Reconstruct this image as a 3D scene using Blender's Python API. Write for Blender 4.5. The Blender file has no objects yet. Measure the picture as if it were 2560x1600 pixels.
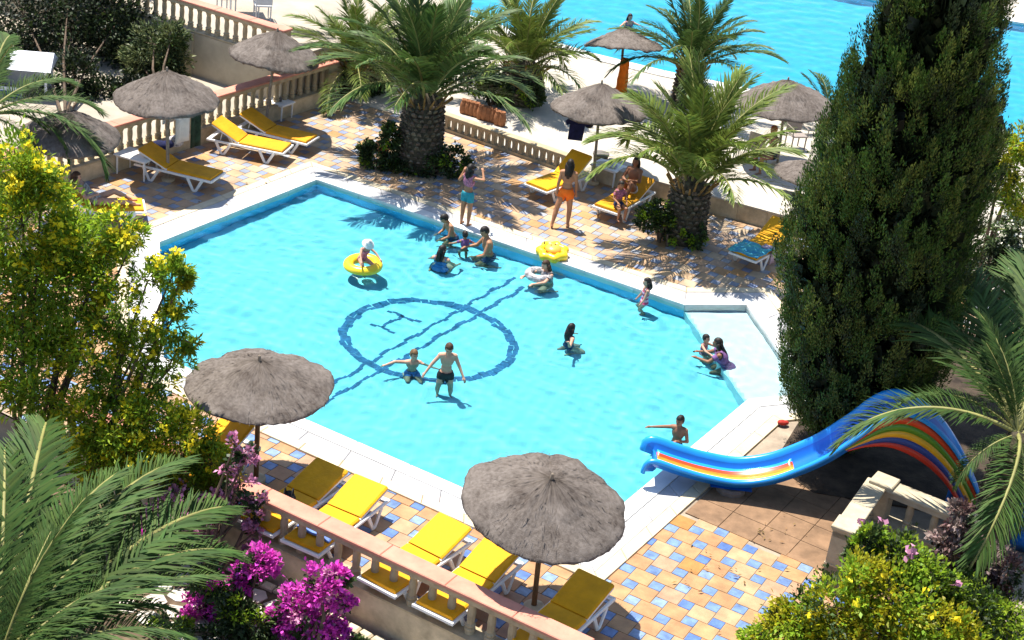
import bpy, bmesh, math, random
import numpy as np
from mathutils import Vector, Matrix, Euler
from mathutils.geometry import tessellate_polygon
random.seed(7); RNG = np.random.default_rng(11)
SC = bpy.context.scene; COL = SC.collection
R = math.radians
# ------------------------------------------------------------------ camera
F_PX, PITCH, ROLL, CAM_H = 4013.59, 0.455802, 0.128609, 14.4
FW = Vector((0, math.cos(PITCH), -math.sin(PITCH)))
_rt = Vector((1, 0, 0)); _up = _rt.cross(FW)
RT = math.cos(ROLL)*_rt + math.sin(ROLL)*_up
UP = -math.sin(ROLL)*_rt + math.cos(ROLL)*_up
CP = Vector((0, 0, CAM_H))
cd = bpy.data.cameras.new('camera'); cam = bpy.data.objects.new('camera', cd); COL.objects.link(cam)
cd.sensor_width = 36; cd.lens = F_PX/2560*36; cd.clip_start = 0.5; cd.clip_end = 1000
m3 = Matrix((RT, UP, -FW)).transposed()
cam.matrix_world = Matrix.Translation(CP) @ m3.to_4x4()
SC.camera = cam
# ------------------------------------------------------------------ sky, sun, exposure
SUN_EL = R(70); SH = Vector((0.76, -0.65, 0)).normalized()          # shadows fall to the right and towards the camera
sun_from = Vector((-SH.x*math.cos(SUN_EL), -SH.y*math.cos(SUN_EL), math.sin(SUN_EL)))
w = bpy.data.worlds.new('World'); SC.world = w; w.use_nodes = True
nt = w.node_tree; nt.nodes.clear()
sky = nt.nodes.new('ShaderNodeTexSky'); sky.sky_type = 'NISHITA'; sky.sun_disc = False
sky.sun_elevation = SUN_EL; sky.sun_rotation = math.atan2(sun_from.x, sun_from.y)
sky.air_density = 1.0; sky.dust_density = 0.6; sky.ozone_density = 1.0
bg = nt.nodes.new('ShaderNodeBackground'); bg.inputs[1].default_value = 0.105
wo = nt.nodes.new('ShaderNodeOutputWorld')
nt.links.new(sky.outputs[0], bg.inputs[0]); nt.links.new(bg.outputs[0], wo.inputs[0])
sl = bpy.data.lights.new('sun', 'SUN'); sl.energy = 4.6; sl.angle = R(0.55); sl.color = (1.0, 0.95, 0.86)
so = bpy.data.objects.new('sun', sl); COL.objects.link(so)
so.rotation_euler = sun_from.to_track_quat('Z', 'Y').to_euler(); so.location = (0, 0, 60)
vs = SC.view_settings; vs.view_transform = 'Standard'; vs.look = 'None'; vs.exposure = 1.13; vs.gamma = 1; vs.use_curve_mapping = False
SC.render.engine = 'CYCLES'; SC.cycles.use_denoising = True
SC.cycles.max_bounces = 8; SC.cycles.diffuse_bounces = 3; SC.cycles.glossy_bounces = 3; SC.cycles.transmission_bounces = 6; SC.cycles.transparent_max_bounces = 16
SC.cycles.caustics_reflective = False; SC.cycles.caustics_refractive = True
sl.cycles.is_caustics_light = True          # sunlight reaches the pool floor through the rippled water

def at(x, y, z=0.0):
    """photo pixel (2560 x 1600) -> point at height z"""
    d = FW + RT*((x-1280)/F_PX) - UP*((y-800)/F_PX)
    return CP + d*((z-CAM_H)/d.z)
def at_plane(x, y, p0, n):
    d = FW + RT*((x-1280)/F_PX) - UP*((y-800)/F_PX)
    return CP + d*((p0-CP).dot(n)/d.dot(n))
def pxm(p):      # pixels per metre at a point
    return F_PX/((p-CP).dot(FW))
# ------------------------------------------------------------------ materials
MATS = {}
def srgb(r, g, b):
    f = lambda c: (c/255/12.92) if c/255 <= .04045 else ((c/255+.055)/1.055)**2.4
    return (f(r), f(g), f(b))
def mat(name, col, rough=0.7, var=0.15, scale=6.0, bump=0.0, bscale=40.0, spec=0.3, col2=None, metal=0.0, island=0.0, stretch=None, transl=0.0, detail=4, obj=0.0, world=False):
    if name in MATS: return MATS[name]
    m = bpy.data.materials.new(name); m.use_nodes = True; MATS[name] = m
    n = m.node_tree; N = n.nodes; L = n.links
    b = N['Principled BSDF']; out = N['Material Output']
    b.inputs['Roughness'].default_value = rough; b.inputs['Specular IOR Level'].default_value = spec; b.inputs['Metallic'].default_value = metal
    tc = N.new('ShaderNodeTexCoord'); mp = N.new('ShaderNodeMapping')
    if world:
        gp = N.new('ShaderNodeNewGeometry'); L.new(gp.outputs['Position'], mp.inputs[0])
    else: L.new(tc.outputs['Object'], mp.inputs[0])
    if stretch: mp.inputs['Scale'].default_value = stretch
    nz = N.new('ShaderNodeTexNoise'); nz.inputs['Scale'].default_value = scale; nz.inputs['Detail'].default_value = detail; nz.inputs['Roughness'].default_value = 0.62
    L.new(mp.outputs[0], nz.inputs[0])
    c2 = col2 if col2 else tuple(max(0, c*(1-2.2*var)) for c in col)
    mx = N.new('ShaderNodeMix'); mx.data_type = 'RGBA'
    mx.inputs['A'].default_value = (*c2, 1); mx.inputs['B'].default_value = (*(tuple(min(1, c*(1+var*.6)) for c in col) if not col2 else col), 1)
    mr = N.new('ShaderNodeMapRange'); mr.inputs[1].default_value = .32; mr.inputs[2].default_value = .68
    L.new(nz.outputs[0], mr.inputs[0]); L.new(mr.outputs[0], mx.inputs['Factor'])
    cur = mx.outputs['Result']
    if island or obj:
        if island:
            g = N.new('ShaderNodeNewGeometry'); src = g.outputs['Random Per Island']
        else:
            g = N.new('ShaderNodeObjectInfo'); src = g.outputs['Random']
        k = island or obj
        hs = N.new('ShaderNodeHueSaturation')
        m1 = N.new('ShaderNodeMapRange'); m1.inputs[3].default_value = 1-k; m1.inputs[4].default_value = 1+k
        L.new(src, m1.inputs[0]); L.new(m1.outputs[0], hs.inputs['Value'])
        mm = N.new('ShaderNodeMath'); mm.operation = 'MULTIPLY'; mm.inputs[1].default_value = 37.7; L.new(src, mm.inputs[0])
        fr = N.new('ShaderNodeMath'); fr.operation = 'FRACT'; L.new(mm.outputs[0], fr.inputs[0])
        m2 = N.new('ShaderNodeMapRange'); m2.inputs[3].default_value = .5-.06*k; m2.inputs[4].default_value = .5+.06*k
        L.new(fr.outputs[0], m2.inputs[0]); L.new(m2.outputs[0], hs.inputs['Hue'])
        L.new(cur, hs.inputs['Color']); cur = hs.outputs[0]
    L.new(cur, b.inputs['Base Color'])
    if bump:
        n2 = N.new('ShaderNodeTexNoise'); n2.inputs['Scale'].default_value = bscale; n2.inputs['Detail'].default_value = 5
        L.new(mp.outputs[0], n2.inputs[0])
        bp = N.new('ShaderNodeBump'); bp.inputs['Strength'].default_value = min(1, bump); bp.inputs['Distance'].default_value = 0.02
        L.new(n2.outputs[0], bp.inputs['Height']); L.new(bp.outputs[0], b.inputs['Normal'])
    if transl:
        t = N.new('ShaderNodeBsdfTranslucent'); L.new(cur, t.inputs[0])
        ms = N.new('ShaderNodeMixShader'); ms.inputs[0].default_value = transl
        L.new(b.outputs[0], ms.inputs[1]); L.new(t.outputs[0], ms.inputs[2]); L.new(ms.outputs[0], out.inputs[0])
    return m
# ------------------------------------------------------------------ object helpers
def tag(o, label=None, cat=None, group=None, kind=None):
    if label: o['label'] = label
    if cat: o['category'] = cat
    if group: o['group'] = group
    if kind: o['kind'] = kind
    return o
def empty(name, loc=(0, 0, 0), rz=0.0, label=None, cat=None, group=None):
    o = bpy.data.objects.new(name, None); COL.objects.link(o); o.location = loc; o.rotation_euler = (0, 0, rz)
    o.empty_display_size = .1
    return tag(o, label, cat, group)
def link(name, me, parent=None, loc=(0, 0, 0), rot=(0, 0, 0), scale=None):
    o = bpy.data.objects.new(name, me); COL.objects.link(o); o.parent = parent
    o.location = loc; o.rotation_euler = rot
    if scale is not None: o.scale = scale if hasattr(scale, '__len__') else (scale,)*3
    return o
def copy_tree(o, parent=None):
    c = o.copy(); COL.objects.link(c); c.parent = parent
    for ch in list(o.children): copy_tree(ch, c)
    return c
def mesh_np(name, V, Q, mats, mi=None, smooth=False):
    """fast mesh from arrays; Q is (n,3) or (n,4)"""
    V = np.asarray(V, np.float32); Q = np.asarray(Q, np.int32); me = bpy.data.meshes.new(name)
    k = Q.shape[1]
    me.vertices.add(len(V)); me.vertices.foreach_set('co', V.ravel())
    me.loops.add(Q.size); me.loops.foreach_set('vertex_index', Q.ravel())
    me.polygons.add(len(Q)); me.polygons.foreach_set('loop_start', np.arange(0, Q.size, k, dtype=np.int32))
    try: me.polygons.foreach_set('loop_total', np.full(len(Q), k, dtype=np.int32))
    except Exception: pass
    for m in (mats if isinstance(mats, (list, tuple)) else [mats]): me.materials.append(m)
    if mi is not None: me.polygons.foreach_set('material_index', np.asarray(mi, np.int32))
    if smooth: me.polygons.foreach_set('use_smooth', np.ones(len(Q), bool))
    me.update(calc_edges=True)
    return me
class MB:
    def __init__(s): s.v = []; s.f = []; s.m = []; s.cur = 0
    def add(s, vs, fs, M=None):
        o = len(s.v)
        s.v += [tuple(M @ Vector(v)) if M is not None else tuple(v) for v in vs]
        s.f += [tuple(i+o for i in f) for f in fs]; s.m += [s.cur]*len(fs); return s
    def box(s, c, d, rz=0.0, M=None, taper=1.0, bev=0.0):
        x, y, z = d[0]/2, d[1]/2, d[2]/2
        T = Matrix.Translation(c) @ Matrix.Rotation(rz, 4, 'Z')
        if M is not None: T = M @ T
        if bev:
            b = bev; V = []; 
            for zz, k in ((-z, b), (-z+b, 0), (z-b, 0), (z, b)):
                t = taper if zz > 0 else 1
                xx, yy = (x-k)*t, (y-k)*t
                V += [(-xx, -yy+b*.0, zz), (xx, -yy, zz), (xx, yy, zz), (-xx, yy, zz)]
            Fs = [(3, 2, 1, 0), (12, 13, 14, 15)]
            for r in range(3):
                for i in range(4): Fs.append((r*4+i, r*4+(i+1) % 4, r*4+4+(i+1) % 4, r*4+4+i))
            return s.add(V, Fs, T)
        t = taper
        V = [(-x, -y, -z), (x, -y, -z), (x, y, -z), (-x, y, -z), (-x*t, -y*t, z), (x*t, -y*t, z), (x*t, y*t, z), (-x*t, y*t, z)]
        return s.add(V, [(3, 2, 1, 0), (4, 5, 6, 7), (0, 1, 5, 4), (1, 2, 6, 5), (2, 3, 7, 6), (3, 0, 4, 7)], T)
    def lathe(s, prof, n=10, c=(0, 0, 0), caps=True, M=None, sq=None):
        V = []; Fs = []
        for r, z in prof:
            for i in range(n):
                a = 2*math.pi*(i+.5)/n; V.append((c[0]+r*math.cos(a), c[1]+r*math.sin(a), c[2]+z))
        for k in range(len(prof)-1):
            for i in range(n): Fs.append((k*n+i, k*n+(i+1) % n, k*n+n+(i+1) % n, k*n+n+i))
        if caps:
            Fs.append(tuple(range(n-1, -1, -1))); Fs.append(tuple((len(prof)-1)*n+i for i in range(n)))
        return s.add(V, Fs, M)
    def tube(s, pts, rad, n=8, caps=True, M=None, flat=1.0):
        pts = [Vector(p) for p in pts]
        if not hasattr(rad, '__len__'): rad = [rad]*len(pts)
        V = []; Fs = []; prev = None
        for i, p in enumerate(pts):
            t = (pts[min(i+1, len(pts)-1)]-pts[max(i-1, 0)]).normalized()
            if prev is None:
                a = t.orthogonal().normalized() if abs(t.z) > .95 else t.cross(Vector((0, 0, 1))).normalized()
            else:
                a = prev-t*prev.dot(t); a = a.normalized() if a.length > 1e-6 else t.orthogonal().normalized()
            prev = a; b = t.cross(a)
            for k in range(n):
                th = 2*math.pi*k/n; V.append(p+(a*math.cos(th)+b*math.sin(th)*flat)*rad[i])
        for i in range(len(pts)-1):
            for k in range(n): Fs.append((i*n+k, i*n+(k+1) % n, i*n+n+(k+1) % n, i*n+n+k))
        if caps: Fs += [tuple(range(n-1, -1, -1)), tuple((len(pts)-1)*n+k for k in range(n))]
        return s.add(V, Fs, M)
    def ell(s, c, r, nu=12, nv=8, M=None):
        V = [(c[0], c[1], c[2]-r[2])]; Fs = []
        for j in range(1, nv):
            ph = -math.pi/2+math.pi*j/nv
            for i in range(nu):
                a = 2*math.pi*i/nu; V.append((c[0]+r[0]*math.cos(ph)*math.cos(a), c[1]+r[1]*math.cos(ph)*math.sin(a), c[2]+r[2]*math.sin(ph)))
        V.append((c[0], c[1], c[2]+r[2])); t = len(V)-1
        for i in range(nu): Fs.append((0, 1+(i+1) % nu, 1+i)); Fs.append((t, t-nu+i, t-nu+(i+1) % nu))
        for j in range(nv-2):
            for i in range(nu): Fs.append((1+j*nu+i, 1+j*nu+(i+1) % nu, 1+(j+1)*nu+(i+1) % nu, 1+(j+1)*nu+i))
        return s.add(V, Fs, M)
    def prism(s, poly, z0, z1, holes=(), bottom=True, sides=True):
        loops = [list(map(lambda p: (p[0], p[1]), poly))]+[[(p[0], p[1]) for p in h] for h in holes]
        flat = [p for l in loops for p in l]; n = len(flat)
        tri = tessellate_polygon([[Vector((x, y, 0)) for x, y in l] for l in loops])
        V = [(x, y, z1) for x, y in flat]+[(x, y, z0) for x, y in flat]; Fs = []
        for t in tri:
            a, b, c = (Vector(flat[i]) for i in t)
            cr = (b-a).x*(c-a).y-(b-a).y*(c-a).x
            t = tuple(t) if cr > 0 else tuple(reversed(t))
            Fs.append(t)
            if bottom: Fs.append(tuple(i+n for i in reversed(t)))
        if sides:
            o = 0
            for l in loops:
                k = len(l)
                for i in range(k): Fs.append((o+i, o+(i+1) % k, n+o+(i+1) % k, n+o+i))
                o += k
        return s.add(V, Fs)
    def mesh(s, name, mats, smooth=False):
        me = bpy.data.meshes.new(name); me.from_pydata(s.v, [], s.f)
        for m in (mats if isinstance(mats, (list, tuple)) else [mats]): me.materials.append(m)
        me.polygons.foreach_set('material_index', s.m)
        if smooth: me.polygons.foreach_set('use_smooth', [True]*len(s.f))
        me.update(); return me
    def build(s, name, mats, parent=None, smooth=False, loc=(0, 0, 0), rot=(0, 0, 0), recalc=False):
        me = s.mesh(name, mats, smooth)
        if recalc:
            bm = bmesh.new(); bm.from_mesh(me); bmesh.ops.recalc_face_normals(bm, faces=bm.faces[:]); bm.to_mesh(me); bm.free()
        return link(name, me, parent, loc, rot)
def offset_poly(poly, d):
    """offset a closed 2D polygon outward by d (counter-clockwise order)"""
    n = len(poly); out = []
    for i in range(n):
        p0, p1, p2 = Vector(poly[i-1][:2]), Vector(poly[i][:2]), Vector(poly[(i+1) % n][:2])
        e1 = (p1-p0).normalized(); e2 = (p2-p1).normalized()
        n1 = Vector((e1.y, -e1.x)); n2 = Vector((e2.y, -e2.x))
        b = (n1+n2); b = b/ b.length
        out.append(p1+b*(d/max(.3, b.dot(n1))))
    return out
def inside(p, poly):
    x, y = p[0], p[1]; c = False; n = len(poly); j = n-1
    for i in range(n):
        xi, yi = poly[i][0], poly[i][1]; xj, yj = poly[j][0], poly[j][1]
        if (yi > y) != (yj > y) and x < (xj-xi)*(y-yi)/(yj-yi)+xi: c = not c
        j = i
    return c
# colours
M_white = mat('white_plastic', (.80, .79, .76), .45, .04, 3)
M_stone = mat('cast_stone', (.46, .365, .23), .85, .14, 5, .35, 60)
M_stone_pale = mat('pale_cast_stone', (.46, .39, .275), .85, .10, 5, .3, 60)
M_pink = mat('pink_rail', (.58, .245, .17), .8, .10, 3, .2, 50)
M_wood = mat('pole_wood', (.20, .095, .035), .7, .25, 10, .3, 30, stretch=(6, 6, .6))
M_poleg = mat('grey_pole', (.34, .27, .20), .7, .2, 10, .2, 30)
# ================================================================== SETTING
G = Vector
M_soil = mat('dry_soil', (.16, .11, .07), .95, .3, 2.5, .6, 25)
M_grout = mat('deck_grout', (.34, .27, .20), .9, .15, 3, .2, 40)
M_terr = mat('terrace_stone', (.48, .43, .36), .85, .12, .8, .15, 30, detail=9)
M_path = mat('path_stone', (.38, .33, .26), .9, .1, 1.2, .2, 30)
tile_tan = [mat('tan_tile_%s' % k, c, .55, .17, 3.0, .15, 30, spec=.35, world=True, detail=8) for k, c in
            dict(peach=(.43, .22, .10), sand=(.44, .25, .115), ochre=(.43, .195, .052), cream=(.45, .285, .155), rose=(.43, .25, .15)).items()]
tile_blue = [mat('blue_tile_%s' % k, c, .45, .22, 5, .1, 30, spec=.4, world=True, detail=8) for k, c in dict(sky=(.15, .24, .46), pale=(.22, .31, .47), cobalt=(.10, .18, .44)).items()]
tile_far = [mat('glare_pale_tile_%s' % k, c, .6, .16, 2.0, .12, 30, world=True, detail=8) for k, c in dict(a=(.45, .285, .165), b=(.46, .31, .18), c=(.45, .25, .105), d=(.47, .35, .23), e=(.44, .30, .20), f=(.26, .29, .36), g=(.32, .33, .36), h=(.21, .25, .37)).items()]  # paler copies of the tiles: glare over the far deck put into the colour
M_cop = mat('white_coping', (.70, .69, .655), .6, .09, 2.5, .08, 40, world=True, detail=8)
M_slab = mat('grey_slab', (.44, .43, .43), .7, .10, 3, .1, 40, world=True, detail=8)
M_edge = mat('cream_edging', (.58, .49, .34), .75, .10, 3, .1, 40, world=True, detail=8)
M_paver = mat('brown_paver', (.25, .150, .085), .85, .20, 2.5, .3, 60, world=True, detail=8)
M_basin = mat('pool_paint', (.36, .68, .76), .5, .04, 3)
M_shelf = mat('shelf_paint', (.66, .77, .79), .5, .04, 3)
M_bwall = mat('pool_wall_shade_blue', (.11, .60, .95), .5, .05, 3)  # bluer than the floor: skylight on the shaded walls put into the colour
M_mark = mat('blue_mosaic', (.05, .16, .33), .4, .25, 14)
M_wallc = mat('retaining_wall', (.56, .455, .30), .9, .16, 3, .5, 35)
M_wallr = mat('cream_render', (.47, .40, .29), .9, .10, 1.6, .2, 30)

POOL = [(-6.3, 25.88), (1.55, 21.66), (4.70, 27.19), (5.95, 27.75), (5.0, 31.55), (3.62, 31.14), (-5.04, 35.53), (-7.65, 30.86)]
FARP = [at(*p) for p in [(1090, 15), (1230, 60), (1380, 106), (1480, 136), (1660, 180), (1840, 217), (2100, 285), (2620, 372), (2760, 110), (2560, 60), (2300, 18), (2050, -25), (1700, -90), (1200, -70)]]
FARP = [(p.x, p.y) for p in FARP]
BAL = lambda x: 20.87-.537*(x+3.9)
# ground far below everything
g = MB(); g.add([(-400, -300, -1.35), (400, -300, -1.35), (400, 500, -1.35), (-400, 500, -1.35)], [(0, 1, 2, 3)])
tag(g.build('ground', M_soil), kind='structure')
deck_poly = [(-15, BAL(-15)+.05), (1.72, BAL(1.72)+.05), (1.72, 8), (26, 8), (26, 27.0), (-3.4, 40.75), (-5.5, 41.6), (-9.78, 34.5), (-15, 25.9+.9)]
d = MB(); d.prism(deck_poly, -1.3, -.012, holes=[offset_poly(POOL, .12)])
DECK = tag(d.build('pool_deck', M_grout), kind='structure')
t = MB(); t.prism([(-3.4, 40.752), (26, 27.002), (90, 20), (90, 160), (-60, 160), (-60, 49), (-13.0, 47.5), (-5.2, 44.0), (-5.5, 41.61)], -1.3, .004, holes=[offset_poly(FARP, .1)])
TERR = tag(t.build('terrace', M_terr), kind='structure')
p_ = MB(); p_.prism([(-5.52, 41.62), (-5.3, 43.3), (-12.9, 47.4), (-40, 60), (-40, 15), (-15.3, 25.9), (-9.80, 34.52)], -1.3, .34)
tag(p_.build('garden_path', M_path), kind='structure')
# planting bed outside the front balustrade
b_ = MB(); b_.prism([(-15.2, BAL(-15.2)-.35), (-15.2, 4), (1.70, 4), (1.70, BAL(1.70)-.35)], -1.3, -.52)
BED = tag(b_.build('planting_bed', M_soil), kind='structure')
# ---- tiles of the deck: big tan and small blue squares in a pinwheel
TA = -0.4608; TL, TS = .3595, .2140
e1 = Vector((math.cos(TA), math.sin(TA))); e2 = Vector((-e1.y, e1.x))
T1 = e1*TL+e2*TS; T2 = -e1*TS+e2*TL
small0 = Vector((3.4635, 22.449)); big0 = small0-e1*(TL+TS/2)-e2*(TS/2)     # corner of the big tile
inner = offset_poly(POOL, .55)
tiles = []
STRIP = [(at(1712, 1284).x, at(1712, 1284).y), (at(2075, 1440).x, at(2075, 1440).y), (at(2090, 1340).x, at(2090, 1340).y), (at(1770, 1242).x, at(1770, 1242).y)]
strip_d = (Vector(STRIP[1])-Vector(STRIP[0])).normalized(); strip_n = Vector((-strip_d.y, strip_d.x))
S0 = Vector(STRIP[0])
def on_strip(p):
    q = Vector((p[0], p[1]))-S0; return q.dot(strip_n) > 0.02 and q.dot(strip_d) > -.9 and p[1] < 27.2 and p[0] > 2.6
for i in range(-75, 76):
    for j in range(-75, 76):
        o = big0+T1*i+T2*j
        for kind, c0, s in (('big', o, TL), ('small', o+e1*TL, TS)):
            c = c0+(e1+e2)*(s/2)
            if not inside(c, deck_poly) or inside(c, inner) or on_strip(c): continue
            if c.y < 13 or c.x > 14: continue
            pz = c.to_3d()-CP; zc = pz.dot(FW); px = 1280+F_PX*pz.dot(RT)/zc; py = 800-F_PX*pz.dot(UP)/zc
            if not(-700 < px < 3500 and -300 < py < 2500): continue
            tiles.append((pz.length if 560 < px < 2150 and 1040 < py < 1620 else pz.length+100, kind, c))
tiles.sort(key=lambda a: a[0])
def tile_mesh(name, s, m):
    h = s/2-.004; q = MB(); b = .004
    q.add([(-h, -h, -.012), (h, -h, -.012), (h, h, -.012), (-h, h, -.012), (-h+b, -h+b, 0), (h-b, -h+b, 0), (h-b, h-b, 0), (-h+b, h-b, 0)],
          [(4, 5, 6, 7), (0, 1, 5, 4), (1, 2, 6, 5), (2, 3, 7, 6), (3, 0, 4, 7)])
    return q.mesh(name, m)
big_me = [tile_mesh('tan_tile', TL, m) for m in tile_tan]; small_me = [tile_mesh('blue_tile', TS, m) for m in tile_blue]
field = MB()
for k, (dd, kind, c) in enumerate(tiles):
    z = random.uniform(-.001, .002); rz = TA+random.uniform(-.008, .008)
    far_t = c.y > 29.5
    if kind == 'big': ch = random.choices(range(5), (5, 4, 1.3, 3, 3))[0]
    else: ch = random.choices(range(3), (5, 3, 2))[0]
    if k < 300:
        link('tan_tile' if kind == 'big' else 'blue_tile', (big_me if kind == 'big' else small_me)[ch], DECK, (c.x, c.y, z), (0, 0, rz))
    else:
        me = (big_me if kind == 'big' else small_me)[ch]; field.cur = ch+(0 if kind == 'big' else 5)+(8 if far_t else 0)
        field.add([v.co for v in me.vertices], [tuple(p.vertices) for p in me.polygons], Matrix.Translation((c.x, c.y, z)) @ Matrix.Rotation(rz, 4, 'Z'))
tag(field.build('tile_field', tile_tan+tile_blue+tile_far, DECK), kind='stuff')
# ---- brown pavers by the slide
for r_ in range(4):
    for q in range(-2, 9):
        wv, dv = .62, .60
        off = (r_ % 2)*.0
        c = S0+strip_d*(q*wv+off+.3)+strip_n*(r_*dv+.32)
        if inside(c, offset_poly(POOL, .7)) or c.x > 7.4: continue
        q_ = MB(); q_.box((0, 0, -.002+random.uniform(-.001, .002)), (wv-.012, dv-.012, .02))
        q_.build('paver', M_paver, DECK, loc=(c.x, c.y, 0), rot=(0, 0, math.atan2(strip_d.y, strip_d.x)))
# soil round the cypress
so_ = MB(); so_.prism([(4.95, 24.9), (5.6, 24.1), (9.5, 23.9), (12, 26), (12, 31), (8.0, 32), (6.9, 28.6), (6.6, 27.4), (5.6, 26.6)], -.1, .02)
tag(so_.build('tree_bed', mat('shadow_toned_soil', (.065, .045, .03), .95, .3, 3, .6, 25)), kind='structure')  # soil coloured darker to stand in for the tree's shadow
# ---- pool surround
COPE = tag(empty('pool_surround'), kind='structure')
def ring(poly, d0, d1, ztop, seg, m, name, thick=.3, jit=.002):
    a = offset_poly(poly, d0); b = offset_poly(poly, d1); n = len(poly)
    for i in range(n):
        L = (Vector(a[(i+1) % n])-Vector(a[i])).length; k = max(1, round(L/seg))
        for s in range(k):
            u0, u1 = s/k, (s+1)/k; g_ = .004/L
            A0 = Vector(a[i]).lerp(a[(i+1) % n], u0+g_); A1 = Vector(a[i]).lerp(a[(i+1) % n], u1-g_)
            B0 = Vector(b[i]).lerp(b[(i+1) % n], u0+g_); B1 = Vector(b[i]).lerp(b[(i+1) % n], u1-g_)
            z = ztop+random.uniform(-jit, jit); q = MB(); bv = .012
            c = (A0+A1+B0+B1)/4
            def ins(P): return P+(c-P).normalized()*bv
            V = [(*P, z-thick) for P in (A0, A1, B1, B0)]+[(*P, z-bv) for P in (A0, A1, B1, B0)]+[(*ins(P), z) for P in (A0, A1, B1, B0)]
            Fs = [(8, 11, 10, 9)]
            for lv in (0, 4):
                for e in range(4): Fs.append((lv+e, lv+4+e, lv+4+(e+1) % 4, lv+(e+1) % 4))
            q.add(V, Fs); q.build(name, m, COPE, recalc=True)
ring(POOL, -.03, .27, .035, 1.15, M_cop, 'coping_stone', .22)
ring(POOL, .275, .60, .024, .95, M_slab, 'grey_slab', .04)
ring(POOL, .605, .83, .030, .80, M_edge, 'edging_stone', .045)
# ---- pool basin, floor, shelf, markings
ZW, ZF, ZS = -.035, -.62, -.24; ZA = ZW+(ZF-ZW)*.46      # ZA: where the floor seems to lie, seen through the water
bas = MB(); bo = POOL
n = len(bo)
for i in range(n):
    bas.cur = 2 if i in (2, 3, 4) else 1
    bas.add([(*bo[i], .02), (*bo[(i+1) % n], .02), (*bo[(i+1) % n], ZF), (*bo[i], ZF)], [(0, 1, 2, 3)])
bas.cur = 0
bas.prism(offset_poly(POOL, .1), ZF-.2, ZF, bottom=False, sides=False)
C_, F_, E_, D_ = POOL[5], POOL[2], POOL[3], POOL[4]
bas.cur = 2; bas.prism([F_, E_, D_, C_], ZF+.001, ZS, bottom=False); bas.cur = 0
BASIN = tag(bas.build('pool_basin', [M_basin, M_bwall, M_shelf]), kind='structure')
cc = at(1073, 847, ZA); RR = 1.70
rg = MB(); NS = 60
for k in range(NS):
    a0, a1 = 2*math.pi*k/NS, 2*math.pi*(k+.985)/NS
    for q in range(2):
        r0 = RR-.10+q*.10+.022*math.sin(k*1.9+q)+random.uniform(-.012, .012); r1 = r0+.108
        jz = random.uniform(-.008, .008)
        rg.add([(cc.x+r*math.cos(a+jz), cc.y+r*math.sin(a+jz), ZF+.005+.003*q) for r, a in ((r0, a0), (r1, a0), (r1, a1), (r0, a1))], [(0, 1, 2, 3)])
rg.build('ring_marking', M_mark, BASIN)
def stripe(name, a, b, wd, seg=.16):
    A = at(*a, ZA).to_2d(); B = at(*b, ZA).to_2d(); L = (B-A).length; k = int(L/seg); dr = (B-A)/L; nr = Vector((-dr.y, dr.x)); q = MB()
    for i in range(k):
        u0 = A+dr*(i*L/k); u1 = A+dr*((i+.97)*L/k); s = nr*(wd/2*random.uniform(.7, 1.2)); o = nr*(.028*math.sin(i*1.3)+random.uniform(-.012, .012))
        q.add([(*(u0-s+o), ZF+.013), (*(u1-s+o), ZF+.013), (*(u1+s+o), ZF+.013), (*(u0+s+o), ZF+.013)], [(0, 1, 2, 3)])
    q.build(name, M_mark, BASIN)
stripe('lane_line', (760, 998), (1290, 696), .085); stripe('lane_line', (765, 1032), (1311, 719), .085)
zz = lambda x, y: (760+x/4.172, 640+y/4.172)
stripe('letter_stroke', zz(870, 570), zz(1210, 685), .075, .12); stripe('letter_stroke', zz(690, 712), zz(950, 800), .075, .12); stripe('letter_stroke', zz(1040, 620), zz(820, 745), .075, .12)
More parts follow.
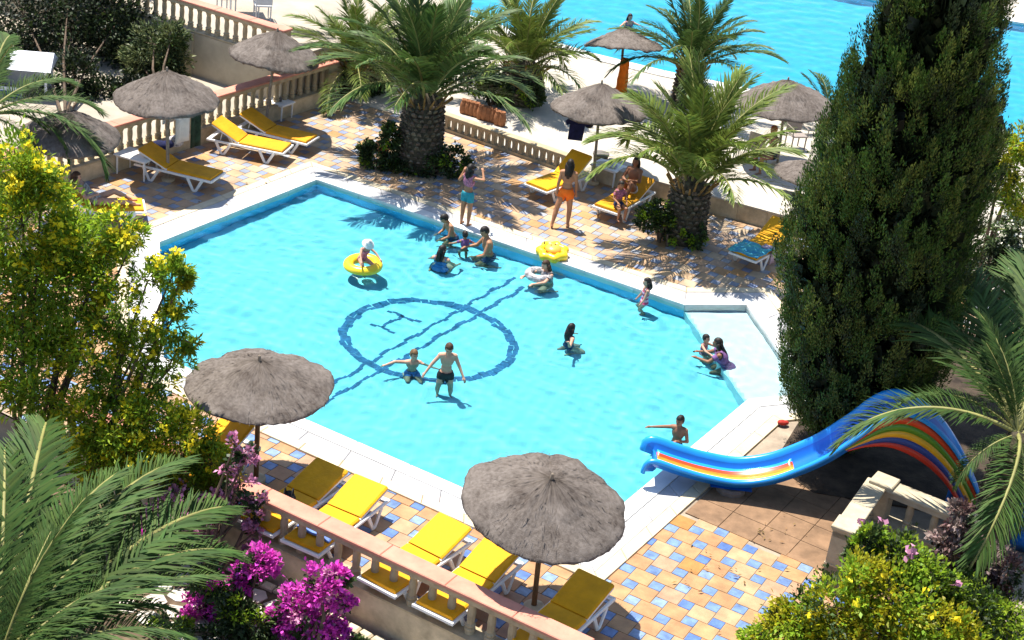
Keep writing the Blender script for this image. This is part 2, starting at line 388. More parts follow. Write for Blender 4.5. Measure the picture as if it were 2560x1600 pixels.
# ---- water
def water_mat(name, col):
    m = bpy.data.materials.new(name); m.use_nodes = True; N = m.node_tree.nodes; L = m.node_tree.links; N.clear()
    out = N.new('ShaderNodeOutputMaterial'); gl = N.new('ShaderNodeBsdfGlass'); gl.inputs['IOR'].default_value = 1.33; gl.inputs['Roughness'].default_value = 0; gl.inputs[0].default_value = (*col, 1)
    L.new(gl.outputs[0], out.inputs[0]); return m
M_water = water_mat('pool_water', (.60, .955, 1.0)); M_waters = water_mat('shallow_water', (.88, .985, 1.0)); M_water2 = water_mat('far_pool_water', (.75, .97, 1.0))
SWIM = [(907, 668), (1136, 590), (1103, 650), (1162, 620), (1226, 632), (1372, 694), (1609, 775), (1424, 848), (1116, 955), (1032, 908), (1760, 872), (1822, 905), (1690, 1112)]
SWIM = [tuple(at(*p, ZW))[:2] for p in SWIM]
def water_sheet(name, poly, cell, m, amp, seed, rip=()):
    rng = np.random.default_rng(seed); P = np.array([p[:2] for p in offset_poly(poly, .07)])
    x = np.arange(P[:, 0].min()-cell, P[:, 0].max()+2*cell, cell); y = np.arange(P[:, 1].min()-cell, P[:, 1].max()+2*cell, cell); X, Y = np.meshgrid(x, y, indexing='ij')
    Z = np.zeros_like(X)
    for k in range(34):
        lam = .22*(1.9/.22)**rng.random(); th = rng.uniform(0, np.pi*2); kk = 2*np.pi/lam
        mod = .55+.45*np.sin(X*rng.uniform(-1.2, 1.2)+Y*rng.uniform(-1.2, 1.2)+rng.uniform(0, 6))
        Z += amp*lam*.0034*mod*np.sin(kk*(X*np.cos(th)+Y*np.sin(th))+rng.uniform(0, 6.28)+1.3*np.sin(X*rng.uniform(.6, 1.9)+Y*.6+rng.uniform(0, 6))+1.3*np.sin(Y*rng.uniform(.6, 1.9)-X*.5+rng.uniform(0, 6)))
    for (sx, sy) in rip:
        r = np.hypot(X-sx, Y-sy); Z += .0060*np.exp(-r/.7)*np.sin(r*2*np.pi/.30+rng.uniform(0, 6))
    # keep the cells that touch the pool
    cx, cy = X.ravel(), Y.ravel(); ins = np.zeros(cx.shape, bool); jn = len(P)-1
    for i_ in range(len(P)):
        xi, yi, xj, yj = P[i_, 0], P[i_, 1], P[jn, 0], P[jn, 1]
        c = (yi > cy) != (yj > cy)
        with np.errstate(all='ignore'): ins ^= c & (cx < (xj-xi)*(cy-yi)/(yj-yi)+xi)
        jn = i_
    ins = ins.reshape(X.shape); ny = X.shape[1]
    cellin = ins[:-1, :-1] & ins[1:, :-1] & ins[1:, 1:] & ins[:-1, 1:]
    a = (np.arange(X.shape[0])[:, None]*ny+np.arange(ny)[None, :]); Q = np.stack([a[:-1, :-1][cellin], a[1:, :-1][cellin], a[1:, 1:][cellin], a[:-1, 1:][cellin]], 1)
    us, inv = np.unique(Q, return_inverse=True)
    V = np.stack([X.ravel()[us], Y.ravel()[us], Z.ravel()[us]], 1)
    Q2 = inv.reshape(Q.shape); mi = None
    if isinstance(m, list):      # the shallow corner shelf has thinner, clearer water
        cen = V[Q2].mean(1); dx, dy = POOL[5][0]-POOL[2][0], POOL[5][1]-POOL[2][1]
        mi = ((dx*(cen[:, 1]-POOL[2][1])-dy*(cen[:, 0]-POOL[2][0])) < 0).astype(np.int32)
    me = mesh_np(name, V, Q2, m, mi, smooth=True)
    o = link(name, me, None, (0, 0, ZW)); o.cycles.is_caustics_caster = True
    return tag(o, kind='structure')
water_sheet('pool_water', POOL, .06, [M_water, M_waters], 1.3, 3, SWIM)
BASIN.cycles.is_caustics_receiver = True
for c_ in BASIN.children: c_.cycles.is_caustics_receiver = True
# ---- far pool
fb = MB(); n = len(FARP)
fb.add([(*p, .01) for p in FARP]+[(*p, -1.0) for p in FARP], [(i, (i+1) % n, n+(i+1) % n, n+i) for i in range(n)])
fb.prism(offset_poly(FARP, .08), -1.1, -1.0, bottom=False, sides=False)
FB = tag(fb.build('far_pool_basin', mat('far_pool_paint', (.035, .46, .66), .5, .05, 2)), kind='structure'); FB.cycles.is_caustics_receiver = True
water_sheet('far_pool_water', FARP, .09, M_water2, .7, 5)
FC = tag(empty('far_pool_surround'), kind='structure')
_c = COPE; COPE = FC
ring(FARP, -.03, .55, .045, 1.6, M_cop, 'coping_stone', .12); COPE = _c
# ================================================================== balustrades and walls
bp_ = [(.078, 0), (.078, .05), (.085, .06), (.085, .09), (.060, .105), (.082, .13), (.082, .15), (.056, .175), (.060, .26), (.066, .34), (.060, .43), (.054, .47), (.066, .49), (.066, .51), (.085, .535), (.085, .58)]
_b = MB(); _b.lathe(bp_, 10); BALME = _b.mesh('baluster', M_stone, smooth=False)
_b = MB(); _b.lathe(bp_, 10); BALMEP = _b.mesh('baluster', M_stone_pale)
def balustrade(label, p0, p1, z0, plinth=.1, depth=.0, bh=.58, rw=.34, sp=.30, newels=(), m=M_stone, top=M_pink, bme=None, pw=.30, name='balustrade', group=None, skip=(), nh=None):
    p0 = Vector(p0[:2]); p1 = Vector(p1[:2]); L = (p1-p0).length; dr = (p1-p0)/L; a = math.atan2(dr.y, dr.x)
    root = empty(name, (p0.x, p0.y, z0), a, label, 'balustrade', group)
    bme = bme or BALME
    q = MB(); q.box((L/2, 0, (plinth-depth)/2), (L, pw, plinth+depth)); q.build('plinth', M_wallc if m is M_stone else m, root)
    q = MB(); q.box((L/2, 0, plinth+.012), (L+.02, pw+.05, .03)); q.build('base_course', m, root)
    k = max(2, int(L/sp)); zb = plinth+.027
    for i in range(k):
        x = (i+.5)*L/k
        if any(abs(x-nx) < .24 for nx in newels) or any(s0 < x < s1 for s0, s1 in skip): continue
        link('baluster', bme, root, (x, 0, zb), (0, 0, random.uniform(-.3, .3)), (1, 1, bh/.58))
    zt = zb+bh
    q = MB(); q.box((L/2, 0, zt+.045), (L, rw*.82, .09)); q.build('under_rail', m, root)
    ns = max(1, round(L/1.15))
    for i in range(ns):
        q = MB(); q.box(((i+.5)*L/ns, 0, zt+.09+.03), (L/ns-.004, rw, .058+random.uniform(0, .003)), bev=.012); q.build('rail_slab', top, root)
    for nx in newels:
        q = MB(); hh = nh or zt+.09; q.box((nx, 0, hh/2-depth/2), (.34, rw*.9, hh+depth), bev=.015); q.build('pier', m, root)
        q = MB(); q.box((nx, 0, hh+.035), (.40, rw+.03, .066), bev=.015); q.build('pier_cap', top, root)
    return root
# front balustrade
fa, fb_ = Vector((-7.4, BAL(-7.4))), Vector((1.62, BAL(1.62)))
off = Vector((-.473, -.881))*0
balustrade('front stone balustrade with a long pink handrail beside the grey straw parasols', fa, fb_, 0, .10, .62, newels=(2.75,), sp=.335)
# left balustrade along the back of the deck
la, lb = at(828, 250), at(268, 430)
balustrade('stone balustrade with pink rail behind the back-left loungers and parasols', la, (lb.x-2.2, lb.y-3.6), 0, .40, .0, .56, sp=.30, newels=(.2, 5.6), pw=.34)
# upper terrace wall and balustrade
UZ = 1.50
u0 = at(452, 66, UZ); ud = Vector((.885, -.465))
w0 = u0.to_2d()-ud*9; w1 = u0.to_2d()+ud*3.55
W_ = empty('retaining_wall', (0, 0, 0), 0, 'beige rendered retaining wall below the upper balustrade at top left', 'wall')
q = MB(); Lw = (w1-w0).length; q.box((0, 0, 0), (Lw, .34, UZ-.34)); q.build('wall_face', M_wallr, W_, loc=(*((w0+w1)/2), (UZ+.34)/2), rot=(0, 0, math.atan2(ud.y, ud.x)))
q = MB(); q.box((0, 0, 0), (.5, .42, UZ-.30)); q.build('buttress', M_wallr, W_, loc=(*(u0.to_2d()+ud*.35), (UZ+.30)/2), rot=(0, 0, math.atan2(ud.y, ud.x)))
un = Vector((-ud.y, ud.x))
q = MB(); q.prism([w0+un*.17, w1+un*.17, w1+un*9, w0+un*9], .3, UZ-.002); tag(q.build('upper_terrace', M_path), kind='structure')
balustrade('upper stone balustrade with pink rail on top of the retaining wall', w0, w1, UZ, .02, 0, .60, sp=.30, newels=((w1-w0).length-.18,))
# low arched balustrade between deck and terrace, then the solid low wall
ca, cb = at(1085, 315).to_2d(), at(1425, 432).to_2d(); cwd = at(2010, 592).to_2d()
def arched(label, p0, p1, h=.46):
    L = (p1-p0).length; dr = (p1-p0)/L; root = empty('arched_balustrade', (p0.x, p0.y, 0), math.atan2(dr.y, dr.x), label, 'balustrade')
    q = MB(); q.box((L/2, 0, .04), (L, .22, .08)); q.build('base_course', M_stone, root)
    q = MB(); q.box((L/2, 0, h-.035), (L, .24, .07), bev=.01); q.build('rail', M_stone, root)
    k = round(L/.215); wg = L/k
    outl = []
    for zz_, hw in ((.081, .055), (.13, .042), (.24, .040), (.31, .048), (.36, .072), (h-.072, .1075)): outl.append((hw, zz_))
    me = MB(); V = []; 
    for y in (-.08, .08):
        V += [(x, y, z) for x, z in outl]+[(-x, y, z) for x, z in reversed(outl)]
    nn = len(outl)*2
    me.add(V, [tuple(range(nn)), tuple(range(2*nn-1, nn-1, -1))]+[(i, nn+i, nn+(i+1) % nn, (i+1) % nn) for i in range(nn)])
    pm = me.mesh('arch_pier', M_stone)
    for i in range(k+1): link('arch_pier', pm, root, (i*wg, 0, 0))
arched('low stone balustrade of small arched openings right of the big centre palm', ca, cb)
lw = empty('low_wall', (0, 0, 0), 0, 'low brown wall edging the pale terrace behind the right-hand palm', 'wall')
dr = (cwd-cb).normalized(); L = 5.2
for i in range(7):
    q = MB(); q.box((0, 0, .21), (L/7-.006, .24, .42+random.uniform(-.004, .004))); c = cb+dr*((i+.5)*L/7+.75); q.build('wall_panel', M_wallc, lw, loc=(c.x, c.y, 0), rot=(0, 0, math.atan2(dr.y, dr.x)))
q = MB(); q.box((0, 0, .44), (L, .30, .035)); c = cb+dr*(L/2+.75); q.build('wall_cap', M_terr, lw, loc=(c.x, c.y, 0), rot=(0, 0, math.atan2(dr.y, dr.x)))
# terrace fill behind the low wall
nn_ = Vector((-dr.y, dr.x)); c0 = cb+dr*.75; c1 = c0+dr*9
q = MB(); q.prism([c0+nn_*.12, c1+nn_*.12, c1+nn_*2.4, c0+nn_*1.0], .0, .40); tag(q.build('raised_terrace', M_terr), kind='structure')
# right balustrade by the slide
RZ = 1.12
ra = at(2108, 1330, RZ).to_2d(); rb = at(2196, 1203, RZ).to_2d(); rc = at(2440, 1300, RZ).to_2d()
balustrade('short pale balustrade flight with end pier left of the purple plant', ra, rb, 0, .46, 0, .50, rw=.36, sp=.30, newels=(.17,), m=M_stone_pale, top=M_stone_pale, bme=BALMEP, nh=1.12)
balustrade('pale stone balustrade running right beneath the rainbow slide', rb, rc, 0, .46, 0, .50, rw=.36, sp=.34, newels=(.10,), m=M_stone_pale, top=M_stone_pale, bme=BALMEP, nh=1.13)

# ---- cobble edging and flagstones at the foot of the front wall
fdir = (fb_-fa).normalized(); fnor = Vector((fdir.y, -fdir.x))
M_flag = mat('pale_flagstone', (.60, .54, .47), .85, .12, 2, .3, 30)
for i in range(26):
    c = fa+fdir*(3.6+i*.23)+fnor*(.33+random.uniform(-.015, .015)); q = MB(); q.box((0, 0, 0), (.21, .15, .10), bev=.03); q.build('edging_cobble', M_edge, BED, loc=(c.x, c.y, -.50), rot=(0, 0, math.atan2(fdir.y, fdir.x)+random.uniform(-.1, .1)))
for r_ in range(5):
    for i in range(12):
        c = fa+fdir*(3.7+i*.42+(r_ % 2)*.2)+fnor*(.62+r_*.36); q = MB(); n_ = 6; a0 = random.uniform(0, 6); pts = []
        for k in range(n_):
            a = a0+2*math.pi*k/n_; rr_ = random.uniform(.17, .225); pts.append((rr_*math.cos(a), rr_*math.sin(a)*.9))
        q.prism(pts, -.03, random.uniform(.012, .022)); q.build('flagstone', M_flag, BED, loc=(c.x, c.y, -.52))
# ================================================================== parasols
def straw_mat():
    m = bpy.data.materials.new('weathered_straw'); m.use_nodes = True; N = m.node_tree.nodes; L = m.node_tree.links; b = N['Principled BSDF']
    b.inputs['Roughness'].default_value = .95; b.inputs['Specular IOR Level'].default_value = .1
    tc = N.new('ShaderNodeTexCoord'); sx = N.new('ShaderNodeSeparateXYZ'); L.new(tc.outputs['Object'], sx.inputs[0])
    at2 = N.new('ShaderNodeMath'); at2.operation = 'ARCTAN2'; L.new(sx.outputs['Y'], at2.inputs[0]); L.new(sx.outputs['X'], at2.inputs[1])
    ln = N.new('ShaderNodeVectorMath'); ln.operation = 'LENGTH'; L.new(tc.outputs['Object'], ln.inputs[0])
    cb = N.new('ShaderNodeCombineXYZ'); L.new(at2.outputs[0], cb.inputs[0]); L.new(ln.outputs['Value'], cb.inputs[1])
    mp = N.new('ShaderNodeMapping'); mp.inputs['Scale'].default_value = (10, 12, 1); L.new(cb.outputs[0], mp.inputs[0])
    n1 = N.new('ShaderNodeTexNoise'); n1.inputs['Scale'].default_value = 1.6; n1.inputs['Detail'].default_value = 6; L.new(mp.outputs[0], n1.inputs[0])
    n2 = N.new('ShaderNodeTexNoise'); n2.inputs['Scale'].default_value = 2.6; n2.inputs['Detail'].default_value = 5; n2.inputs['Roughness'].default_value = .7; L.new(tc.outputs['Object'], n2.inputs[0])
    r1 = N.new('ShaderNodeValToRGB'); r1.color_ramp.elements[0].position = .33; r1.color_ramp.elements[0].color = (.066, .051, .042, 1); r1.color_ramp.elements[1].position = .66; r1.color_ramp.elements[1].color = (.225, .192, .168, 1)
    ad = N.new('ShaderNodeMix'); ad.data_type = 'FLOAT'; ad.inputs['Factor'].default_value = .6; L.new(n1.outputs[0], ad.inputs['A']); L.new(n2.outputs[0], ad.inputs['B'])
    L.new(ad.outputs['Result'], r1.inputs[0]); L.new(r1.outputs[0], b.inputs['Base Color'])
    n3 = N.new('ShaderNodeTexNoise'); n3.inputs['Scale'].default_value = 4; n3.inputs['Detail'].default_value = 8; n3.inputs['Roughness'].default_value = .8; L.new(mp.outputs[0], n3.inputs[0])
    bp = N.new('ShaderNodeBump'); bp.inputs['Strength'].default_value = 1; bp.inputs['Distance'].default_value = .022; L.new(n3.outputs[0], bp.inputs['Height']); L.new(bp.outputs[0], b.inputs['Normal'])
    return m
M_straw = straw_mat()
def canopy_mesh(rad, seed, drop=.62):
    rng = np.random.default_rng(seed)
    prof = [(0, 1.0), (.05, .985), (.16, .90), (.30, .765), (.42, .65), (.50, .575), (.522, .53), (.60, .455), (.72, .34), (.84, .21), (.93, .10), (.985, .01), (1.0, -.05), (.985, -.085), (.93, -.03), (.6, .38), (0, .9)]
    n = 72; V = []; Fs = []
    th = np.linspace(0, 2*np.pi, n, endpoint=False)
    ph = rng.uniform(0, 6.28, 6)
    lump = sum(np.sin(th*k+ph[i])*a for i, (k, a) in enumerate(((2, .02), (3, .018), (5, .014), (8, .012), (13, .008), (21, .006))))
    for i, (r, z) in enumerate(prof):
        jr = rng.normal(0, .006, n)*(r > .1); jz = rng.normal(0, .011, n)*(r > .03)*(i < 14)
        rr = rad*(r*(1+lump*.8)+jr); zz = drop*z+rad*(jz+lump*(r**1.5)*.9)
        V.append(np.stack([rr*np.cos(th), rr*np.sin(th), zz], 1))
    V = np.concatenate(V)
    for k in range(len(prof)-1):
        for i in range(n): Fs.append((k*n+i, k*n+(i+1) % n, k*n+n+(i+1) % n, k*n+n+i))
    q = MB(); q.add([tuple(v) for v in V], Fs)
    return q.mesh('canopy', M_straw, smooth=True)
def straw_strands(rad, seed, drop, n=500, rim=False):
    """loose straws lying on the thatch (or hanging from its rim), one mesh"""
    rng = np.random.default_rng(seed+50)
    a = rng.uniform(0, 2*np.pi, n)
    if rim: r0 = rad*rng.uniform(.94, 1.0, n); L = rng.uniform(.02, .06, n)
    else: r0 = rad*np.sqrt(rng.uniform(.02, .92, n)); L = rng.uniform(.05, .13, n)
    fz = lambda r: drop*np.interp(r/rad, [0, .16, .42, .5, .515, .72, .93, 1.0, 1.2], [1, .9, .65, .57, .535, .34, .10, -.03, -.30])
    da = rng.normal(0, .10, n)
    r1 = r0+L*.9; a1 = a+da*L/np.maximum(r0, .15)
    lift = rng.uniform(.004, .016, n)
    P0 = np.stack([r0*np.cos(a), r0*np.sin(a), fz(r0)+.012], 1); P1 = np.stack([r1*np.cos(a1), r1*np.sin(a1), fz(r1)+lift], 1)
    t = np.stack([-np.sin(a), np.cos(a), 0*a], 1)*rng.uniform(.003, .006, n)[:, None]
    V = np.stack([P0-t, P0+t, P1+t*.5, P1-t*.5], 1).reshape(-1, 3)
    Q = np.arange(4*n).reshape(-1, 4)
    return mesh_np('loose_straw', V, Q, M_straw)
CAN = {}
def parasol(px, py, label, h=2.05, rad=1.15, seed=0, tilt=(0, 0), pole=M_poleg, drop=.60, pr=.038, z=0.0, group='thatched straw parasols', ctilt=(0, 0)):
    p = at(px, py, z)
    root = empty('straw_parasol', p, 0, label, 'parasol', group); root.rotation_euler = (tilt[0], tilt[1], 0)
    key = (seed, rad, drop)
    if key not in CAN: CAN[key] = (canopy_mesh(rad, seed, drop), straw_strands(rad, seed, drop), straw_strands(rad, seed+9, drop, 350, True))
    c = link('canopy', CAN[key][0], root, (0, 0, h)); c.rotation_euler = (Matrix.Rotation(ctilt[1], 3, 'Y') @ Matrix.Rotation(ctilt[0], 3, 'X') @ Matrix.Rotation(seed*1.7, 3, 'Z')).to_euler()
    tag(link('loose_straw', CAN[key][1], c), kind='stuff'); tag(link('fringe', CAN[key][2], c), kind='stuff')
    q = MB(); q.lathe([(pr*1.15, 0), (pr, .1), (pr, h+drop*.9)], 10); q.build('pole', pole, root, smooth=True)
    q = MB(); q.lathe([(.0, 0), (.03, .0), (.022, .10), (0, .12)], 8); q.build('finial', M_poleg, c, loc=(0, 0, drop*.98))
    for k in range(6):
        a = k*math.pi/3; q = MB(); q.tube([(.03*math.cos(a), .03*math.sin(a), drop*.55), (rad*.86*math.cos(a), rad*.86*math.sin(a), drop*.02)], .012, 6); q.build('rib', M_poleg, c)
    q = MB(); q.lathe([(.16, 0), (.16, .05), (.06, .07)], 12); q.build('foot', M_wallc, root)
    return root
parasol(640, 1200, 'straw parasol with brown pole over the left front loungers at the pool edge', 1.80, 1.17, 1, (R(1), R(-1)), M_wood, .44, .042)
parasol(1334, 1520, 'big straw parasol with brown pole in the front centre casting an oval shadow', 1.86, 1.20, 2, (R(1), R(-2)), M_wood, .50, .042, ctilt=(R(7), R(7)))
parasol(420, 450, 'straw parasol beside the white table at back left', 1.98, 1.18, 3, (R(1), R(-1.5)), M_poleg, .66)
parasol(663, 323, 'straw parasol over the paired loungers by the back-left balustrade', 1.98, 1.14, 4, (R(0), R(4)), M_poleg, .62)
parasol(172, 545, 'straw parasol half hidden by palm fronds at far left', 1.9, 1.02, 5, (R(2), R(2)), M_poleg, .60)
parasol(1482, 459, 'straw parasol with a navy shirt hanging from it', 1.95, 1.20, 6, (R(-2), R(-3)), M_poleg, .62)
parasol(1548, 250, 'straw parasol with an orange towel at the far pool edge', 1.55, 1.15, 7, (R(-12), R(-4)), M_poleg, .50)
parasol(1943, 412, 'straw parasol over the shaded chairs on the far terrace', 1.75, 1.30, 8, (R(2), R(-4)), M_poleg, .62)
parasol(2010, 515, 'low grey straw parasol on the terrace half behind the cypress', .85, .92, 9, (R(0), R(0)), M_poleg, .36)
# ================================================================== loungers
M_yel = mat('yellow_mattress', (.80, .37, .003), .75, .09, 3, .55, 14)
M_yel2 = mat('golden_mattress', (.74, .33, .006), .75, .10, 3, .55, 14)
LW = .66
def slab(pts, wdt, th, n=1):
    """cushion following a side profile (x,z) with width and thickness"""
    q = MB(); V = []; Fs = []; k = len(pts)
    ys = [-wdt/2, -wdt/2+.03, wdt/2-.03, wdt/2]; dz = [th*.35, 0, 0, th*.35]
    top = []; bot = []
    for (x, z) in pts:
        top.append([(x, y, z+th-d) for y, d in zip(ys, dz)]); bot.append([(x, y, z) for y in ys])
    for r in top+bot: V += r
    for i in range(k-1):
        for j in range(3):
            Fs.append((i*4+j, i*4+4+j, i*4+5+j, i*4+1+j)); o = k*4; Fs.append((o+i*4+j, o+i*4+1+j, o+i*4+5+j, o+i*4+4+j))
        Fs.append((i*4, k*4+i*4, k*4+i*4+4, i*4+4)); Fs.append((i*4+3, i*4+7, k*4+i*4+7, k*4+i*4+3))
    for i in (0, k-1): Fs += [(i*4+j, i*4+1+j, k*4+i*4+1+j, k*4+i*4+j) for j in range(3)]
    q.add(V, Fs); return q
LM = {}
def lounger_meshes(back, m):
    key = (back, m.name)
    if key in LM: return LM[key]
    L = 1.92; hinge = .78; ca, sa = math.cos(back), math.sin(back)
    out = {}
    f = MB()
    for s in (-1, 1): f.box((L/2-hinge/2*0+.0-.0, s*(LW/2+.005), .315), (L, .05, .055), bev=.01)
    for x in (.03, .6, 1.2, L-.03): f.box((x, 0, .31), (.06, LW-.02, .035))
    f.box((0-.015, 0, .315), (.035, LW+.06, .06), bev=.01); f.box((L+.012, 0, .315), (.035, LW+.06, .06), bev=.01)
    out['frame'] = f.mesh('frame', M_white)
    xh = L-hinge
    bf = MB(); T = Matrix.Translation((xh, 0, .335)) @ Matrix.Rotation(-back, 4, 'Y')
    for s in (-1, 1): bf.box((hinge/2, s*(LW/2-.03), .02), (hinge, .045, .035), M=T)
    for x in (.12, .38, .66): bf.box((x, 0, .02), (.07, LW-.08, .02), M=T)
    for s in (-1, 1): bf.tube([(xh+.5*ca, s*.2, .34+.5*sa), (xh+.5*ca+.06, s*.2, .32)], .014, 6)
    out['back_frame'] = bf.mesh('back_frame', M_white)
    lg = MB(); lg.tube([(-.17, 0, .30), (-.02, 0, .03), (.02, 0, .012), (.06, 0, .03), (.20, 0, .30)], [.026, .024, .024, .024, .026], 6, flat=1.5)
    out['leg'] = lg.mesh('leg', M_white)
    out['seat'] = slab([(.02, .345), (.3, .347), (.7, .347), (xh-.02, .347)], LW-.02, .055).mesh('seat_cushion', m)
    out['back'] = slab([(xh+.01, .350), (xh+.03*ca, .36+.0), (xh+hinge*.5*ca, .36+hinge*.5*sa), (xh+hinge*ca, .36+hinge*sa)], LW-.02, .055).mesh('back_cushion', m)
    LM[key] = out; return out
def lounger(headpx, footpx, label, back=26, m=None, zh=.7, z=0.0, group='yellow sun loungers', flip=False):
    m = m or M_yel
    H = at(*headpx, z+.40+.70*math.sin(R(back))); Fp = at(*footpx, z+.40)
    d = (H-Fp); d.z = 0; d.normalize(); a = math.atan2(d.y, d.x)
    mid = (H+Fp)/2; ext = 1.14+.78*math.cos(R(back)); loc = mid-d*(ext/2); loc.z = z
    root = empty('sun_lounger', loc, a, label, 'sun lounger', group)
    me = lounger_meshes(R(back), m)
    link('frame', me['frame'], root); link('backrest_frame', me['back_frame'], root)
    for x in (.38, 1.50):
        for s in (-1, 1): link('leg', me['leg'], root, (x, s*(LW/2+.02), 0))
    link('seat_cushion', me['seat'], root); link('back_cushion', me['back'], root)
    return root
fl = 'front yellow loungers by the balustrade'
lounger((560, 1070), (440, 1175), 'yellow lounger tucked between the flowering bush and the left front parasol pole', 30, group=fl)
lo2 = lounger((812, 1175), (660, 1295), 'yellow lounger in the left front parasol shade with a black bag on it', 13, M_yel, group=fl)
lo3 = lounger((912, 1216), (770, 1345), 'half-shaded yellow lounger with a blue towel at its foot', 13, group=fl)
lo4 = lounger((1125, 1312), (958, 1447), 'sunlit yellow lounger, left of two side by side left of the big front parasol', 13, group=fl)
lo5 = lounger((1252, 1366), (1095, 1515), 'sunlit yellow lounger half under the edge of the big front parasol', 13, group=fl)
lo6 = lounger((1478, 1455), (1330, 1605), 'golden lounger wholly in the shade of the big front parasol', 13, group=fl)
bl = 'loungers along the back of the pool'
lounger((362, 366), (545, 436), 'shaded yellow lounger beside the white table at back left', 22, M_yel2, group=bl)
lounger((545, 302), (716, 366), 'front one of the paired yellow loungers under the back-left parasol', 26, M_yel2, group=bl)
lounger((620, 280), (775, 343), 'rear one of the paired yellow loungers by the small white table', 22, M_yel2, group=bl)
lounP = lounger((185, 470), (318, 508), 'yellow lounger with a reclining person half hidden by the bush at left', 30, M_yel2, group=bl)
lounger((1450, 388), (1345, 462), 'yellow lounger with raised back behind the woman in orange', 34, group=bl)
lounC = lounger((1615, 440), (1508, 522), 'golden lounger with a seated person and a child', 20, M_yel2, group=bl)
lounR = lounger((1955, 556), (1865, 632), 'yellow lounger with a blue beach towel beside the cypress', 26, group=bl)
# ================================================================== tables, bins, small things
def table(px, py, label, w=.72, d=.55, h=.42, rz=0.0, z=0.0):
    p = at(px, py, z); root = empty('side_table', p, rz, label, 'table', 'white plastic side tables')
    q = MB(); q.box((0, 0, h-.02), (w, d, .04), bev=.012); q.box((0, 0, h-.05), (w-.06, d-.06, .03)); q.build('table_top', M_white, root)
    lm = MB(); lm.lathe([(.020, 0), (.028, h-.04)], 8); me = lm.mesh('leg', M_white)
    for sx in (-1, 1):
        for sy in (-1, 1): link('leg', me, root, (sx*(w/2-.06), sy*(d/2-.06), 0))
    return root
tb1 = table(342, 436, 'white table in front of the shaded lounger at back left', .86, .62, .50, R(-20))
tb2 = table(697, 292, 'small white table at the rear lounger by the balustrade', .62, .55, .44, R(-28))
tb3 = table(1515, 455, 'white table strewn with papers beside the seated woman', .75, .6, .46, R(-28))
M_grey = mat('grey_plastic', (.16, .14, .13), .6, .1, 4)
pb = at(1497, 424); q = MB(); q.lathe([(.15, 0), (.20, .40), (.215, .41), (.215, .45), (.19, .46), (.0, .48)], 14)
bn = q.build('waste_bin', M_grey, None, True, loc=pb); tag(bn, 'dark grey waste bin behind the parasol pole', 'bin')
M_paper = mat('printed_paper', (.62, .60, .62), .7, .35, 22)
for k, (dx, dy, c) in enumerate(((-.15, .05, (.6, .6, .66)), (.1, -.08, (.5, .42, .46)))):
    q = MB(); q.box((0, 0, 0), (.30, .22, .012)); o = q.build('magazine', M_paper, None, loc=tb3.location+Vector((dx, dy, .468+k*.013)), rot=(0, 0, .4+k))
    tag(o, ('open magazine lying on the table beside the seated woman', 'second magazine overlapping the first on the table beside the seated woman')[k], 'magazine')
q = MB(); q.lathe([(.035, 0), (.04, .10), (.036, .11)], 10); tag(q.build('cup', M_grey, None, True, loc=tb2.location+Vector((.03, -.05, .442))), 'dark cup on the small white table by the balustrade', 'cup')
# cloth helper: wavy sheet
def cloth(name, P, nu, nv, m, label, cat, th=.012, wave=.02, seed=0, group=None):
    rng = np.random.default_rng(seed); V = []; ph = rng.uniform(0, 6, 4)
    g_ = [[None]*(nv+1) for _ in range(nu+1)]
    for i in range(nu+1):
        for j in range(nv+1):
            u, v = i/nu, j/nv; p = P(u, v)
            w_ = wave*(math.sin(u*9+ph[0]+v*4)+math.sin(v*11+ph[1])+.6*math.sin(u*23+ph[2]))/2
            g_[i][j] = Vector(p)+Vector((0, 0, w_)) if not isinstance(p, tuple) or len(p) == 3 else p
    q = MB(); idx = lambda i, j: i*(nv+1)+j
    q.add([tuple(g_[i][j]) for i in range(nu+1) for j in range(nv+1)], [(idx(i, j), idx(i+1, j), idx(i+1, j+1), idx(i, j+1)) for i in range(nu) for j in range(nv)])
    o = q.build(name, m, None, True); md = o.modifiers.new('s', 'SOLIDIFY'); md.thickness = th; md.offset = 1
    return tag(o, label, cat, group)
M_orange = mat('orange_towel', (.78, .17, .01), .9, .15, 6, .2, 60)
M_navy = mat('navy_cloth', (.012, .016, .07), .9, .25, 6, .2, 60)
M_bluet = mat('blue_towel', (.16, .26, .62), .9, .15, 7, .3, 60)
M_blackb = mat('black_fabric', (.012, .012, .013), .7, .2, 6, .2, 50)
M_beach = mat('printed_beach_towel', (.03, .22, .50), .85, .2, 5, .2, 50, col2=(.10, .48, .42))
M_lil = mat('lilac_cloth', (.52, .40, .48), .9, .1, 5, .2, 50)
M_whitec = mat('white_cloth', (.72, .70, .66), .9, .08, 5, .2, 50)
M_dgreen = mat('dark_green_cloth', (.02, .05, .03), .9, .3, 7)
# orange towel wrapped on the far pole
def wrap(px, py, z0, z1, r0, r1, name, m, label, cat, n=14, zbase=0):
    p = at(px, py, zbase); q = MB(); V = []
    prof = [(r0*(1+.15*math.sin(k*1.7)), z1+(z0-z1)*k/6) for k in range(7)]; prof = [(r0+(r1-r0)*k/6+.012*math.sin(k*2.1), z1+(z0-z1)*k/6) for k in range(7)][::-1]
    q.lathe(prof, n); o = q.build(name, m, None, True, loc=p); 
    for v in o.data.vertices:
        a = math.atan2(v.co.y, v.co.x); f = 1+.22*math.sin(5*a+v.co.z*3); v.co.x *= f; v.co.y *= f*.8
    return tag(o, label, cat)
wrap(1548, 250, .25, 1.25, .10, .17, 'orange_towel', M_orange, 'orange towel wrapped round the far parasol pole', 'towel')
